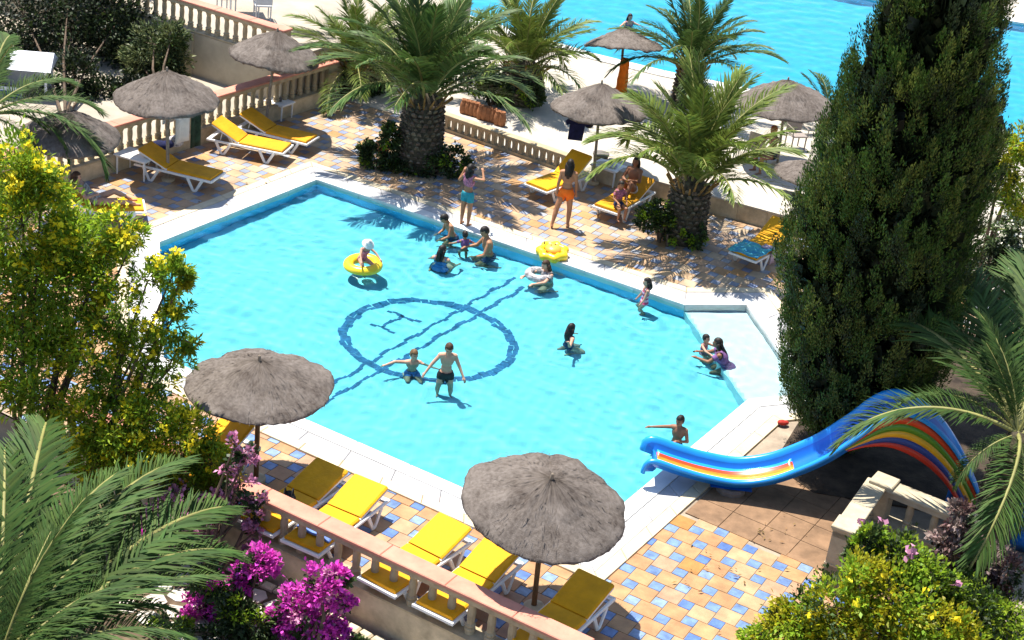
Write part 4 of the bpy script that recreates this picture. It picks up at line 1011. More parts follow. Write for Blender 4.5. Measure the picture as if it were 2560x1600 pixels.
def blobs(lst, Y):
    C = []; Rd = []
    for b in lst:
        y = Y+(b[3] if len(b) > 3 else 0)
        p = at_plane(b[0], b[1], Vector((0, y, 0)), Vector((0, 1, 0))); r = b[2]/pxm(p); C.append((p.x, p.y, p.z)); Rd.append((r, r*1.0, r))
    return C, Rd
def shrub(name, label, cat, lst, Y, n, size, mats, seed, base_px=None, base_z=0.0, stems=6, bl=None, group=None, mi_p=None, **kw):
    C, Rd = blobs(lst, Y)
    if base_px: B = at(*base_px, base_z)
    else: B = Vector((np.mean([c[0] for c in C]), np.mean([c[1] for c in C]), base_z))
    root = empty(name, B, 0, label, cat, group)
    Cl = [(c[0]-B.x, c[1]-B.y, c[2]-B.z) for c in C]
    me, cc_ = leaf_cloud('crown', Cl, Rd, n, size, mats, seed, mi_p=mi_p, **kw)
    link('crown', me, root)
    q = MB(); rng = random.Random(seed)
    for i in range(min(len(Cl), max(stems, 1)*3)):
        c = Vector(Cl[i]); a = rng.uniform(0, 6.28); b0 = Vector((.15*math.cos(a), .15*math.sin(a), 0)); mid = b0.lerp(c, .5)+Vector((rng.uniform(-.15, .15), rng.uniform(-.15, .15), .15))
        q.tube([b0, mid, c], [.045, .03, .012], 6)
    for i in range(0, len(cc_), 3):
        c = Vector(cc_[i]); k = min(range(len(Cl)), key=lambda j: (Vector(Cl[j])-c).length); q.tube([Cl[k], c], [.012, .005], 4)
    q.build('branches', M_bark, root)
    for (nm, nb, sz, m, per, sd, spd) in (bl or []):
        link(nm, blossoms(nm, np.array(cc_), nb, sz, m, sd, per, spd), root)
    return root
M_bark = mat('branch_bark', (.13, .09, .06), .9, .3, 8)
M_tec = leafmat('tecoma_leaf', (.29, .43, .03), .40, .5); M_tec2 = leafmat('tecoma_leaf_dark', (.19, .31, .028), .40, .5)
M_tec3 = leafmat('tecoma_leaf_gold', (.46, .44, .02), .35, .48)
M_yfl = mat('yellow_blossom', (.95, .80, .03), .6, .06, 5, island=.15, transl=.4)
M_mag = mat('magenta_bract', (.72, .07, .52), .6, .2, 5, island=.3, transl=.25)
M_ppk = mat('pale_pink_bract', (.62, .27, .42), .6, .2, 5, island=.30, transl=.25)
M_core = leafmat('shade_dark_leaf', (.012, .020, .007), .4, .05)  # near-black colour stands in for the shade inside dense crowns
M_dk = leafmat('dark_leaf', (.030, .050, .016), .45, .12); M_dk2 = leafmat('mid_leaf', (.055, .09, .022), .4, .2)
M_ole = leafmat('pale_oleander_leaf', (.16, .19, .075), .4, .25)
M_cyp = leafmat('cypress_spray', (.066, .125, .018), .5, .14, .6); M_cypo = leafmat('cypress_spray_olive', (.135, .175, .032), .45, .2, .6)
M_pur = leafmat('purple_leaf', (.13, .07, .065), .45, .15); M_pur2 = leafmat('mauve_leaf', (.24, .17, .15), .4, .15)
yb = [('blossoms', 230, .038, M_yfl, 10, 5, .045)]
shrub('flowering_bush', 'tall yellow-flowered bush at the left edge beside the pool corner', 'bush',
      [(40, 420, 90), (105, 445, 62), (60, 560, 125), (185, 610, 85), (300, 570, 50), (150, 690, 120), (40, 750, 120), (260, 690, 70), (335, 600, 36)], 21.6, 23000, .108, [M_tec, M_tec2, M_tec3], 1,
      base_px=(60, 1230), mi_p=[.56, .34, .10], bl=yb, clumps=26, aspect=.30, stems=4)
shrub('flowering_bush', 'open yellow-flowered bush with branches reaching over the pool water', 'bush',
      [(300, 790, 75), (230, 860, 90), (370, 700, 48), (430, 690, 42), (455, 760, 30), (420, 810, 45), (345, 870, 60), (455, 690, 26), (430, 900, 50), (300, 950, 70), (480, 860, 22), (400, 960, 55), (60, 900, 120), (140, 950, 120)], 21.3, 17000, .108, [M_tec, M_tec2, M_tec3], 2,
      base_px=(230, 1240), mi_p=[.50, .42, .08], bl=[('blossoms', 80, .038, M_yfl, 10, 6, .045)], clumps=22, spread=.26, aspect=.28, stems=4)
shrub('flowering_bush', 'low yellow-flowered bush above the palm fronds beside the front balustrade end', 'bush',
      [(200, 1070, 75), (300, 1060, 85), (390, 1060, 70), (470, 1080, 60), (440, 1150, 75), (530, 1160, 50), (560, 1200, 45), (350, 1130, 90), (250, 1140, 80), (470, 1210, 55), (540, 1110, 30)], 20.9, 17000, .095, [M_tec, M_tec2, M_tec3], 3,
      base_px=(380, 1330), base_z=-.52, mi_p=[.58, .27, .15], bl=[('blossoms', 190, .038, M_yfl, 10, 7, .045)], clumps=22, aspect=.30, stems=4)
shrub('bougainvillea', 'dusty pink bougainvillea spilling over the left end of the front balustrade', 'bush',
      [(585, 1118, 26), (620, 1135, 22), (570, 1160, 24), (600, 1205, 30), (640, 1240, 26), (625, 1290, 24), (640, 1330, 22), (632, 1375, 18), (590, 1250, 30), (545, 1270, 40), (440, 1280, 60), (390, 1340, 50), (500, 1320, 40)], 20.35, 5200, .075, [M_ppk, M_dk2, M_dk], 4,
      base_px=(500, 1480), base_z=-.52, mi_p=[.66, .18, .16], clumps=14, aspect=.75, stems=3)
shrub('bougainvillea', 'bright magenta bougainvillea between the bottom-left palm fronds', 'bush',
      [(650, 1415, 42), (600, 1450, 36), (545, 1490, 42), (495, 1530, 44), (460, 1570, 40), (570, 1540, 40), (365, 1345, 18)], 19.3, 6500, .075, [M_mag, M_ppk, M_dk2], 5,
      base_px=(600, 1570), base_z=-.52, mi_p=[.76, .08, .16], clumps=20, aspect=.8, stems=3)
shrub('bougainvillea', 'bright magenta bougainvillea against the foot of the front wall', 'bush',
      [(800, 1460, 46), (845, 1445, 28), (745, 1510, 50), (720, 1550, 45), (790, 1560, 50), (850, 1500, 30), (830, 1590, 40), (760, 1600, 50)], 18.8, 8000, .07, [M_mag, M_ppk, M_dk2], 6,
      base_px=(780, 1640), base_z=-.52, mi_p=[.80, .07, .13], clumps=20, aspect=.8, stems=3)
shrub('garden_shrub', 'yellow-green leafy shrub at the bottom right corner', 'bush',
      [(2000, 1560, 75), (1900, 1585, 45), (2090, 1520, 80), (2150, 1450, 60), (2230, 1500, 90), (2290, 1570, 95), (2150, 1580, 100), (2060, 1610, 90), (1960, 1620, 70), (2370, 1610, 80)], 19.2, 20000, .085, [M_tec, M_dk2, M_tec3], 7,
      base_px=(2150, 1700), mi_p=[.50, .12, .38], bl=[('blossoms', 40, .05, M_yfl, 5, 8, .03)], clumps=24, aspect=.5, stems=4)
shrub('garden_shrub', 'green shrub growing up the pale balustrade at bottom right', 'bush',
      [(2180, 1400, 60), (2240, 1390, 65), (2270, 1440, 70), (2150, 1370, 30), (2330, 1470, 70), (2420, 1520, 80), (2500, 1550, 80), (2450, 1590, 80), (2180, 1345, 28)], 19.9, 15000, .085, [M_dk2, M_tec, M_dk], 8,
      base_px=(2330, 1650), mi_p=[.42, .48, .10], bl=[('blossoms', 10, .05, M_ppk, 6, 8, .03)], clumps=24, aspect=.5, stems=4)
shrub('purple_shrub', 'purple-leaved shrub beside the pale balustrade under the right palm', 'bush',
      [(2395, 1290, 34), (2380, 1350, 44), (2370, 1410, 46), (2350, 1455, 46), (2330, 1480, 36), (2440, 1400, 55), (2460, 1470, 60), (2500, 1420, 50)], 20.9, 7500, .085, [M_pur, M_pur2, M_dk], 9,
      base_px=(2400, 1560), mi_p=[.48, .34, .18], clumps=20, aspect=.55, stems=3)
gsh = 'shrubs round the palm feet'
shrub('garden_shrub', 'dark green shrub ring at the foot of the big centre palm', 'bush', [(940, 400, 38), (985, 425, 40), (1040, 435, 42), (1095, 425, 42), (1130, 395, 36), (1150, 420, 26), (970, 340, 26), (1005, 385, 30), (920, 380, 24)], 36.9, 9000, .10, [M_dk, M_dk2, M_tec], 10, mi_p=[.6, .3, .1], clumps=22, aspect=.55, group=gsh, stems=2)
shrub('garden_shrub', 'small bright green shrub left of the right palm trunk', 'bush', [(1625, 545, 30), (1655, 560, 32), (1650, 520, 22), (1690, 585, 28), (1740, 590, 26)], 34.4, 3600, .085, [M_dk2, M_tec, M_dk], 11, mi_p=[.5, .3, .2], clumps=16, aspect=.55, group=gsh, stems=2)
shrub('garden_shrub', 'green shrub left of the squat palm trunk on the terrace', 'bush', [(1190, 195, 34), (1230, 215, 34), (1215, 180, 30), (1250, 235, 26), (1330, 235, 26)], 42.6, 4500, .10, [M_dk2, M_dk, M_tec], 12, mi_p=[.45, .35, .2], clumps=16, aspect=.55, group=gsh, stems=2)
shrub('garden_shrub', 'reddish brown shrub at the foot of the yellowish palm', 'bush', [(870, 215, 34), (910, 225, 36), (940, 205, 30), (895, 190, 30), (850, 190, 28)], 42.4, 4500, .10, [M_dry, M_dk, M_dk2], 13, mi_p=[.35, .4, .25], clumps=16, aspect=.5, group=gsh, stems=2)
tg = 'trees at top left'
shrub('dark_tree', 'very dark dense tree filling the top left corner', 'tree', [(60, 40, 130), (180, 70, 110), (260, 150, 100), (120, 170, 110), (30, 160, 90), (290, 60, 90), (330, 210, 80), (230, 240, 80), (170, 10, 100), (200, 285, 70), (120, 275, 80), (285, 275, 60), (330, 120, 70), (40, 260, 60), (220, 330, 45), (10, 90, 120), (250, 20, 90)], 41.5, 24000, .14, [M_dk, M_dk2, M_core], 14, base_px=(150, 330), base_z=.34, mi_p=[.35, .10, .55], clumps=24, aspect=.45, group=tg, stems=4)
shrub('oleander', 'pale-leaved oleander lit by the sun in front of the retaining wall', 'bush', [(385, 110, 55), (420, 150, 45), (350, 160, 45), (430, 90, 35), (400, 190, 40), (360, 220, 35), (440, 185, 26)], 40.2, 9000, .13, [M_ole, M_dk2, M_dk], 15, base_px=(390, 270), base_z=.34, mi_p=[.50, .30, .20], clumps=20, aspect=.32, stems=3)
shrub('garden_shrub', 'yellow-green shrub at the right edge beyond the cypress', 'bush', [(2510, 380, 45), (2540, 430, 55), (2560, 500, 50), (2500, 440, 30), (2560, 360, 40)], 34, 4000, .13, [M_tec3, M_tec, M_dk2], 16, mi_p=[.4, .4, .2], clumps=18, aspect=.3, stems=2)
shrub('garden_shrub', 'white-flowered shrub at the right edge above the palm fronds', 'bush', [(2490, 650, 45), (2540, 640, 50), (2500, 590, 40), (2550, 580, 40)], 30.5, 4200, .10, [M_dk, M_dk2], 17, mi_p=[.6, .4], clumps=18, aspect=.4, stems=2, bl=[('blossoms', 45, .035, mat('white_petal', (.75, .73, .62), .7, .05, 4), 7, 9, .04)])
# ------------------------------------------------------------------ cypresses
def cypress(label, cx, Y, edge, K, seed, zmax, rs=1.0, zmin=.15, per=95):
    E = []
    for (x, y) in edge:
        p = at_plane(x, y, Vector((0, Y, 0)), Vector((0, 1, 0))); E.append((p.z, max(.15, (cx-p.x)*rs)))
    E.sort(); E = [(zmin, E[0][1]*.9)]+[e for e in E if e[0] > zmin]+([(zmax, .12)] if E[-1][0] < zmax else [])
    zs = np.array([e[0] for e in E]); rr = np.array([e[1] for e in E])
    rng = np.random.default_rng(seed); root = empty('cypress_tree', (cx, Y, 0), 0, label, 'tree', 'cypress trees')
    q = MB(); q.lathe([(.24, 0), (.18, zmax*.4), (.05, zmax*.97)], 10); q.build('trunk', M_bark, root, True)
    def tufts(K, shell0, shell1, per, size, asp, mats, mi_p, nm, sx, sz):
        z = zs[0]+(zmax-zs[0])*rng.random(K*4); r = np.interp(z, zs, rr); keep = rng.random(K*4) < r/rr.max(); z = z[keep][:K]; r = r[keep][:K]; k = len(z)
        a = rng.uniform(0, 2*np.pi, k)
        lump = 1+.07*np.sin(3*a+z*1.3)+.06*np.sin(5*a-z*2.1+1)
        rad = np.maximum(.05, r*lump*rng.uniform(shell0, shell1, k)-sx*.9)
        C = np.stack([rad*np.cos(a), rad*np.sin(a), z], 1)
        cs = rng.uniform(.7, 1.35, k)
        ci = np.repeat(np.arange(k), per); N = len(ci)
        out = np.stack([np.cos(a), np.sin(a), 0*a], 1)[ci]
        u = rng.normal(size=(N, 3)); u /= np.linalg.norm(u, axis=1)[:, None]; u *= (rng.random(N)**.4)[:, None]
        off = u*cs[ci][:, None]*np.array([sx, sx, sz])
        # the sprays of a tuft narrow towards its tip
        tp = np.clip(1-.55*(off[:, 2]/(sz*cs[ci])+.3), .25, 1.3); off[:, :2] *= tp[:, None]; off += out*(off[:, 2]*.35)[:, None]
        P = C[ci]+off; nd = out*.35+u*.55+rng.normal(size=(N, 3))*.28; nd[:, 2] += 1.1; nd /= np.linalg.norm(nd, axis=1)[:, None]
        t = np.cross(nd, rng.normal(size=(N, 3))); t /= np.linalg.norm(t, axis=1)[:, None]; s = size*rng.uniform(.5, 1.4, N)[:, None]
        V = np.stack([P, P+nd*s*.5+t*s*asp*.5, P+nd*s, P+nd*s*.5-t*s*asp*.5], 1).reshape(-1, 3)
        mi = rng.choice(len(mi_p), k, p=mi_p)[ci]
        link(nm, mesh_np(nm, V, np.arange(4*N).reshape(-1, 4), mats, mi), root)
    tufts(int(K*.9), .30, .78, 26, .24, .8, [M_core], [1.0], 'inner_foliage', .14, .24)  # inner leaves carry the shade between the tufts in their colour
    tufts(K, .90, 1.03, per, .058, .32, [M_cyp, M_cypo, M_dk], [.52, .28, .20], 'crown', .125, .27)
    return root
def axis_x(px, py, Y): return at_plane(px, py, Vector((0, Y, 0)), Vector((0, 1, 0))).x
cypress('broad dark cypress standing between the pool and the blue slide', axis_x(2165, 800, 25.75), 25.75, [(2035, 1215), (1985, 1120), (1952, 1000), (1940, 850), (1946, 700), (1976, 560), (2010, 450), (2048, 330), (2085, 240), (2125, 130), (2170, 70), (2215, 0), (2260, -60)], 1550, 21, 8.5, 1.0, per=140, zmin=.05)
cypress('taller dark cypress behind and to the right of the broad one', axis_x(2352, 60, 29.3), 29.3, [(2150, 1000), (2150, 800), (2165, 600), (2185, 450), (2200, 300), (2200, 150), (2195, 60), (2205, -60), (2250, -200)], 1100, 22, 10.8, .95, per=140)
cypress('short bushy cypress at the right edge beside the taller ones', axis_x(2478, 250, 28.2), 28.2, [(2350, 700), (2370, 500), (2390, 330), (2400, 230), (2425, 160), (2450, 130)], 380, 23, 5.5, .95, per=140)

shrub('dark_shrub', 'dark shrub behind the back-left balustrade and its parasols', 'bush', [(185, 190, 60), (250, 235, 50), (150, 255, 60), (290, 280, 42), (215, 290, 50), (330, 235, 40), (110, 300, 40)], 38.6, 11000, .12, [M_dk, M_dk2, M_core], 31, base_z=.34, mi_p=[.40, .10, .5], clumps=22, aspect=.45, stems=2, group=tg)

shrub('ground_cover_shrub', 'low dark green shrub under the bottom-left palm fronds and magenta bougainvillea', 'bush', [(560, 1610, 55), (640, 1570, 45), (690, 1630, 55), (480, 1640, 60), (880, 1625, 34), (420, 1590, 50), (590, 1530, 40), (520, 1450, 45)], 18.7, 9000, .085, [M_dk, M_dk2, M_tec], 41, base_z=-.52, mi_p=[.45, .40, .15], clumps=20, aspect=.5, stems=2)
# ================================================================== PEOPLE
SK = [mat('skin_tan', (.40, .19, .10), .55, .10, 5), mat('skin_fair', (.54, .30, .20), .55, .10, 5), mat('skin_brown', (.27, .125, .07), .55, .10, 5)]
M_hairb = mat('dark_hair', (.018, .011, .008), .55, .3, 14, .3, 60, spec=.35); M_hairn = mat('brown_hair', (.075, .038, .02), .6, .3, 14, .3, 60)
M_eye = mat('eye', (.02, .015, .012), .3, 0.0); M_lip = mat('lip', (.34, .09, .075), .5, .05)
SW = dict(orange=mat('orange_cloth', (.85, .16, .01), .8, .06, 6), teal=mat('teal_cloth', (.03, .28, .34), .8, .12, 6), black=mat('black_swimwear', (.012, .012, .014), .6, .1, 6),
          pink=mat('pink_print', (.58, .20, .30), .8, .35, 26), white=mat('white_swimwear', (.70, .68, .68), .8, .06, 6), stripes=None, purple=mat('purple_cloth', (.22, .10, .26), .8, .2, 8),
          navy=mat('navy_swimwear', (.02, .03, .09), .7, .1, 6), print=mat('black_white_print', (.5, .47, .46), .8, .1, 18, col2=(.06, .05, .05)), blue=mat('blue_swimwear', (.05, .16, .45), .7, .15, 6))
def stripe_mat():
    m = bpy.data.materials.new('striped_swimwear'); m.use_nodes = True; N = m.node_tree.nodes; L = m.node_tree.links
    tc = N.new('ShaderNodeTexCoord'); sx = N.new('ShaderNodeSeparateXYZ'); L.new(tc.outputs['Object'], sx.inputs[0])
    mu = N.new('ShaderNodeMath'); mu.operation = 'MULTIPLY'; mu.inputs[1].default_value = 11; L.new(sx.outputs['Z'], mu.inputs[0])
    fr = N.new('ShaderNodeMath'); fr.operation = 'FRACT'; L.new(mu.outputs[0], fr.inputs[0])
    gt = N.new('ShaderNodeMath'); gt.operation = 'GREATER_THAN'; gt.inputs[1].default_value = .5; L.new(fr.outputs[0], gt.inputs[0])
    mx = N.new('ShaderNodeMix'); mx.data_type = 'RGBA'; mx.inputs['A'].default_value = (.48, .05, .14, 1); mx.inputs['B'].default_value = (.72, .42, .52, 1); L.new(gt.outputs[0], mx.inputs['Factor'])
    L.new(mx.outputs['Result'], N['Principled BSDF'].inputs['Base Color']); return m
SW['stripes'] = stripe_mat()
def V3(*a): return Vector(a)
def person(label, H, loc=None, feet=None, pelvis=None, water=None, rz=0.0, lean=0.0, side=0.0, armL=None, armR=None, legL=None, legR=None, head=(0, 0), hs=1.0, hair='short', hairm=None, skin=0, clothes=(), fat=1.0, twist=0.0, hat=None, vox=.0115, zf=None):
    k = H; hairm = hairm or M_hairb
    aL = armL or ((.22, .02, -1), (.10, -.18, -1)); aR = armR or ((-.22, .02, -1), (-.10, -.18, -1))
    if water is not None:      # how the legs fold depends on the water depth
        room = (ZW-(water[2]-.50)*H)-((ZF if zf is None else zf)+.03)-.045*H
        if room < .24*H:
            c_ = max(.02, room/H)/.245; s_ = math.sqrt(max(0, 1-c_*c_)); legL = ((.16, -s_, -c_), (.10, 1, -.03), (0, 1, 0)); legR = ((-.16, -s_, -c_), (-.10, 1, -.03), (0, 1, 0))
        elif room < .47*H and legL is None:
            c_ = room/(.48*H); s_ = math.sqrt(1-c_*c_); legL = ((.10, -s_, -c_), (0, s_, -c_)); legR = ((-.10, -s_, -c_), (0, s_, -c_))
    lL = legL or ((.06, -.03, -1), (.0, .05, -1)); lR = legR or ((-.06, -.03, -1), (.0, .05, -1))
    prims = []
    B = Matrix.Rotation(side, 3, 'Y') @ Matrix.Rotation(lean, 3, 'X')          # torso frame (lean > 0 bends forward, towards -Y)
    T = B @ Matrix.Rotation(twist, 3, 'Z')
    hl = 1+.02*(hs-1)
    pel = V3(0, 0, 0); wst = B @ V3(0, .005*k, .085*k); chs = wst+T @ V3(0, 0, .115*k); nck = chs+T @ V3(0, .008*k, .115*k)
    hd_m = T @ Matrix.Rotation(head[0], 3, 'Z') @ Matrix.Rotation(head[1], 3, 'X') if abs(lean) < .5 else Matrix.Rotation(head[0], 3, 'Z') @ Matrix.Rotation(head[1], 3, 'X')
    hc = nck+(T @ V3(0, -.012*k, .042*k)) + hd_m @ V3(0, -.008*k, .052*k*hs)
    q = MB()
    def ellip(c, r, M3, tg, n=14, m=10):
        q.ell((0, 0, 0), r, n, m, Matrix.Translation(c) @ M3.to_4x4()); ax = M3 @ V3(0, 0, r[2]); prims.append((tg, c-ax, c+ax, (r[0]+r[1])/2, (r[0]+r[1])/2))
    def cap(a, b, ra, rb, tg, n=10):
        d = (b-a); d = d.normalized() if d.length > 1e-6 else V3(0, 0, 1)
        q.tube([a-d*ra*.92, a-d*ra*.6, a, b, b+d*rb*.6, b+d*rb*.92], [ra*.35, ra*.8, ra, rb, rb*.8, rb*.35], n); prims.append((tg, a, b, ra, rb))
    f = fat
    ellip(pel+V3(0, .004*k, .008*k), (.092*k*f, .070*k*f, .075*k), B, 'pelvis'); ellip(wst, (.074*k*f, .055*k*f, .085*k), B, 'waist')
    ellip(chs+T @ V3(0, .0, .015*k), (.094*k*f, .062*k*f, .110*k), T, 'chest')
    cap(nck-T @ V3(0, 0, .03*k), hc-hd_m @ V3(0, 0, .03*k*hs), .034*k, .030*k*hs, 'neck')
    ellip(hc, (.046*k*hs, .057*k*hs, .064*k*hs), hd_m, 'head', 18, 14); ellip(hc+hd_m @ V3(0, -.018*k*hs, -.030*k*hs), (.034*k*hs, .036*k*hs, .034*k*hs), hd_m, 'head')
    ellip(hc+hd_m @ V3(0, -.056*k*hs, -.010*k*hs), (.009*k*hs, .012*k*hs, .014*k*hs), hd_m, 'head', 8, 6)
    for s in (-1, 1): ellip(hc+hd_m @ V3(s*.046*k*hs, .002*k*hs, -.008*k*hs), (.006*k*hs, .012*k*hs, .017*k*hs), hd_m, 'head', 8, 6)
    for s, ar, n_ in ((1, aL, 'L'), (-1, aR, 'R')):
        sh = chs+T @ V3(s*.098*k*f**.5, .004*k, .078*k); cap(chs+T @ V3(s*.05*k, 0, .085*k), sh, .042*k, .036*k, 'chest')
        d1 = V3(*ar[0]).normalized(); d2 = V3(*ar[1]).normalized(); el = sh+d1*.160*k; wr = el+d2*.145*k
        cap(sh, el, .030*k*f**.5, .024*k*f**.5, 'uarm'+n_); cap(el, wr, .024*k*f**.5, .0165*k, 'farm'+n_)
        hd_ = wr+d2*.035*k; cap(wr, hd_, .0165*k, .020*k, 'hand'+n_)
        side_ = d2.cross(V3(0, 0, 1)) if abs(d2.z) < .9 else d2.cross(V3(0, 1, 0)); side_.normalize(); nrm = d2.cross(side_)
        for i_, (o_, l_) in enumerate(((-.018, .036), (-.006, .044), (.006, .042), (.017, .033))):
            b0 = hd_+side_*o_*k+d2*.006*k; b1 = b0+(d2+side_*o_*8+nrm*.18).normalized()*l_*.55*k; b2 = b1+(d2+nrm*.55).normalized()*l_*.45*k
            cap(b0, b1, .0068*k, .0062*k, 'hand'+n_, 6); cap(b1, b2, .0062*k, .005*k, 'hand'+n_, 6)
        b0 = wr+side_*.016*k+d2*.012*k; cap(b0, b0+(d2*.7+side_).normalized()*.034*k, .0075*k, .006*k, 'hand'+n_, 6)
    lowest = 0
    for s, lg, n_ in ((1, lL, 'L'), (-1, lR, 'R')):
        hp = pel+B @ V3(s*.050*k, 0, -.02*k); d1 = V3(*lg[0]).normalized(); d2 = V3(*lg[1]).normalized(); kn = hp+d1*.245*k; an = kn+d2*.235*k
        cap(hp, kn, .056*k*f**.6, .038*k*f**.4, 'thigh'+n_, 12); cap(kn, kn.lerp(an, .35), .037*k, .036*k*f**.4, 'shin'+n_); cap(kn.lerp(an, .35), an, .036*k*f**.4, .021*k, 'shin'+n_)
        fd = V3(*(lg[2] if len(lg) > 2 else (0.1*s, -1, 0))).normalized(); hl_ = an-V3(0, 0, .022*k)-fd*.018*k if abs(fd.z) < .5 else an
        cap(hl_, hl_+fd*.10*k, .020*k, .015*k, 'foot'+n_); cap(an, hl_, .02*k, .02*k, 'foot'+n_)
        lowest = min(lowest, (hl_+fd*.05*k).z-.020*k)
    # place
    if feet is not None: p = at(*feet[:2], feet[2] if len(feet) > 2 else 0); org = V3(p.x, p.y, p.z-lowest)
    elif pelvis is not None: org = at(*pelvis)
    elif water is not None: x, y, fr = water; p = at(x, y, ZW); org = V3(p.x, p.y, ZW-(fr-.50)*k)
    else: org = loc
    root = empty('person', (org.x, org.y, org.z), rz, label, 'person')
    me = q.mesh('tmp', SK[skin]); tmp = bpy.data.objects.new('tmp', me); COL.objects.link(tmp)
    md = tmp.modifiers.new('r', 'REMESH'); md.mode = 'VOXEL'; md.voxel_size = max(vox*H/1.5, .0075); md.use_smooth_shade = True
    sm = tmp.modifiers.new('s', 'SMOOTH'); sm.factor = .5; sm.iterations = 3
    dg = bpy.context.evaluated_depsgraph_get(); bme = bpy.data.meshes.new_from_object(tmp.evaluated_get(dg)); bpy.data.objects.remove(tmp)
    bme.name = 'body'; bme.materials.clear(); bme.materials.append(SK[skin]); bme.polygons.foreach_set('use_smooth', [True]*len(bme.polygons))
    bo_ = link('body', bme, root)
    if water is not None: bo_.cycles.is_caustics_receiver = True
    n = len(bme.vertices); co = np.empty(n*3, np.float32); bme.vertices.foreach_get('co', co); co = co.reshape(-1, 3); no = np.empty(n*3, np.float32); bme.vertices.foreach_get('normal', no); no = no.reshape(-1, 3)
    best = np.full(n, 1e9); tagi = np.zeros(n, int); tpar = np.zeros(n)
    for i, (tg, a, b, ra, rb) in enumerate(prims):
        a = np.array(a); d = np.array(b)-a; L2 = max(1e-9, d @ d); t = (co-a) @ d/L2; tc_ = np.clip(t, 0, 1); dist = np.linalg.norm(co-(a+tc_[:, None]*d), axis=1)-(ra+(rb-ra)*tc_)
        u = dist < best; best[u] = dist[u]; tagi[u] = i; tpar[u] = t[u]
    tags = [p_[0] for p_ in prims]
    fl_ = [list(p_.vertices) for p_ in bme.polygons]
    for (nm, m, reg, inf) in clothes:
        sel = np.zeros(n, bool)
        for i, tg in enumerate(tags):
            for key, (t0, t1) in reg.items():
                if tg.startswith(key): sel |= (tagi == i) & (tpar >= t0) & (tpar <= t1)
        fs = [f_ for f_ in fl_ if sel[f_].all()]
        if not fs: continue
        used = sorted({v for f_ in fs for v in f_}); mp = {v: i for i, v in enumerate(used)}
        cm = bpy.data.meshes.new(nm); cm.from_pydata([tuple(co[v]+no[v]*inf*k) for v in used], [], [[mp[v] for v in f_] for f_ in fs]); cm.materials.append(m)
        cm.polygons.foreach_set('use_smooth', [True]*len(fs)); o = link(nm, cm, root); o.cycles.is_caustics_receiver = water is not None; s2 = o.modifiers.new('s', 'SOLIDIFY'); s2.thickness = .006; s2.offset = -1
    # hair
    hm = MB(); r = V3(.0505, .0625, .0685)*k*hs; M4 = Matrix.Translation(hc+hd_m @ V3(0, .005*k*hs, .006*k*hs)) @ hd_m.to_4x4()
    tmpb = MB(); tmpb.ell((0, 0, 0), r, 22, 16)
    keepf = []
    for f_ in tmpb.f:
        c = sum((Vector(tmpb.v[i]) for i in f_), Vector())/len(f_)
        yy, zz_ = c.y/r.y, c.z/r.z
        if (yy < -.35 and zz_ < .42) or (yy < .12 and zz_ < -.25) or zz_ < -.72: continue
        keepf.append(f_)
    rngh = random.Random(int(H*1000)); jit = [1+rngh.uniform(-.02, .05) for _ in tmpb.v]
    hm.add([tuple(Vector(v)*j) for v, j in zip(tmpb.v, jit)], keepf, M4)
    if hair in ('long', 'mid'):
        Lh = .155*k if hair == 'long' else .085*k*hs
        b0 = hc+hd_m @ V3(0, .030*k*hs, .02*k*hs); b1 = hc+hd_m @ V3(0, .050*k*hs, -.045*k*hs); b2 = b1+(T @ V3(0, .02*k, -Lh))
        hm.tube([b0, b1, b1.lerp(b2, .5)+T @ V3(0, .006*k, 0), b2], [.040*k*hs, .046*k*hs, .042*k*hs, .018*k], 12, flat=.6)
        for s in (-1, 1):
            c0 = hc+hd_m @ V3(s*.040*k*hs, .010*k*hs, .01*k*hs); hm.tube([c0, c0+hd_m @ V3(s*.006*k, .012*k, -.05*k*hs), b2+T @ V3(s*.035*k, 0, .03*k)], [.022*k*hs, .024*k*hs, .012*k], 8)
    if hair == 'bun': hm.ell(tuple(hc+hd_m @ V3(0, .055*k*hs, .045*k*hs)), (.028*k*hs,)*3, 12, 8)
    o = hm.build('hair', hairm, root, True); sd = o.modifiers.new('s', 'SOLIDIFY'); sd.thickness = .006; sd.offset = -1
    for s in (-1, 1):
        e = MB(); e.ell(tuple(hc+hd_m @ V3(s*.0185*k*hs, -.0505*k*hs, .004*k*hs)), (.0075*k*hs, .005*k*hs, .0045*k*hs), 8, 6); e.build('eye', M_eye, root, True)
    e = MB(); e.ell(tuple(hc+hd_m @ V3(0, -.0515*k*hs, -.036*k*hs)), (.014*k*hs, .006*k*hs, .0045*k*hs), 8, 6); e.build('mouth', M_lip, root, True)
    if hat is not None:
        hq = MB(); hq.lathe([(.105*k*hs, -.012*k), (.098*k*hs, .000*k), (.062*k*hs, .022*k*hs), (.060*k*hs, .05*k*hs), (.045*k*hs, .075*k*hs), (0, .085*k*hs)], 18, caps=False, M=Matrix.Translation(hc+hd_m @ V3(0, .0, .012*k*hs)) @ (hd_m @ Matrix.Rotation(.12, 3, 'X')).to_4x4())
        o = hq.build('sun_hat', hat, root, True); s3 = o.modifiers.new('s', 'SOLIDIFY'); s3.thickness = .008
    root['_hc'] = 0; del root['_hc']
    return root
FULL = {'pelvis': (-9, 9), 'thigh': (-9, .06), 'waist': (-9, 9), 'chest': (-9, .72)}
SHORTS = {'pelvis': (-9, .85), 'thigh': (-9, .5)}
BRIEF = {'pelvis': (-9, .72), 'thigh': (-9, .05)}
TRUNK = {'pelvis': (-9, .72), 'thigh': (-9, .22)}
TOP = {'chest': (.1, .9), 'waist': (.6, 9), 'uarm': (-9, .15)}
BRA = {'chest': (.30, .66)}
TEE = {'chest': (-9, .95), 'waist': (-9, 9), 'uarm': (-9, .55)}
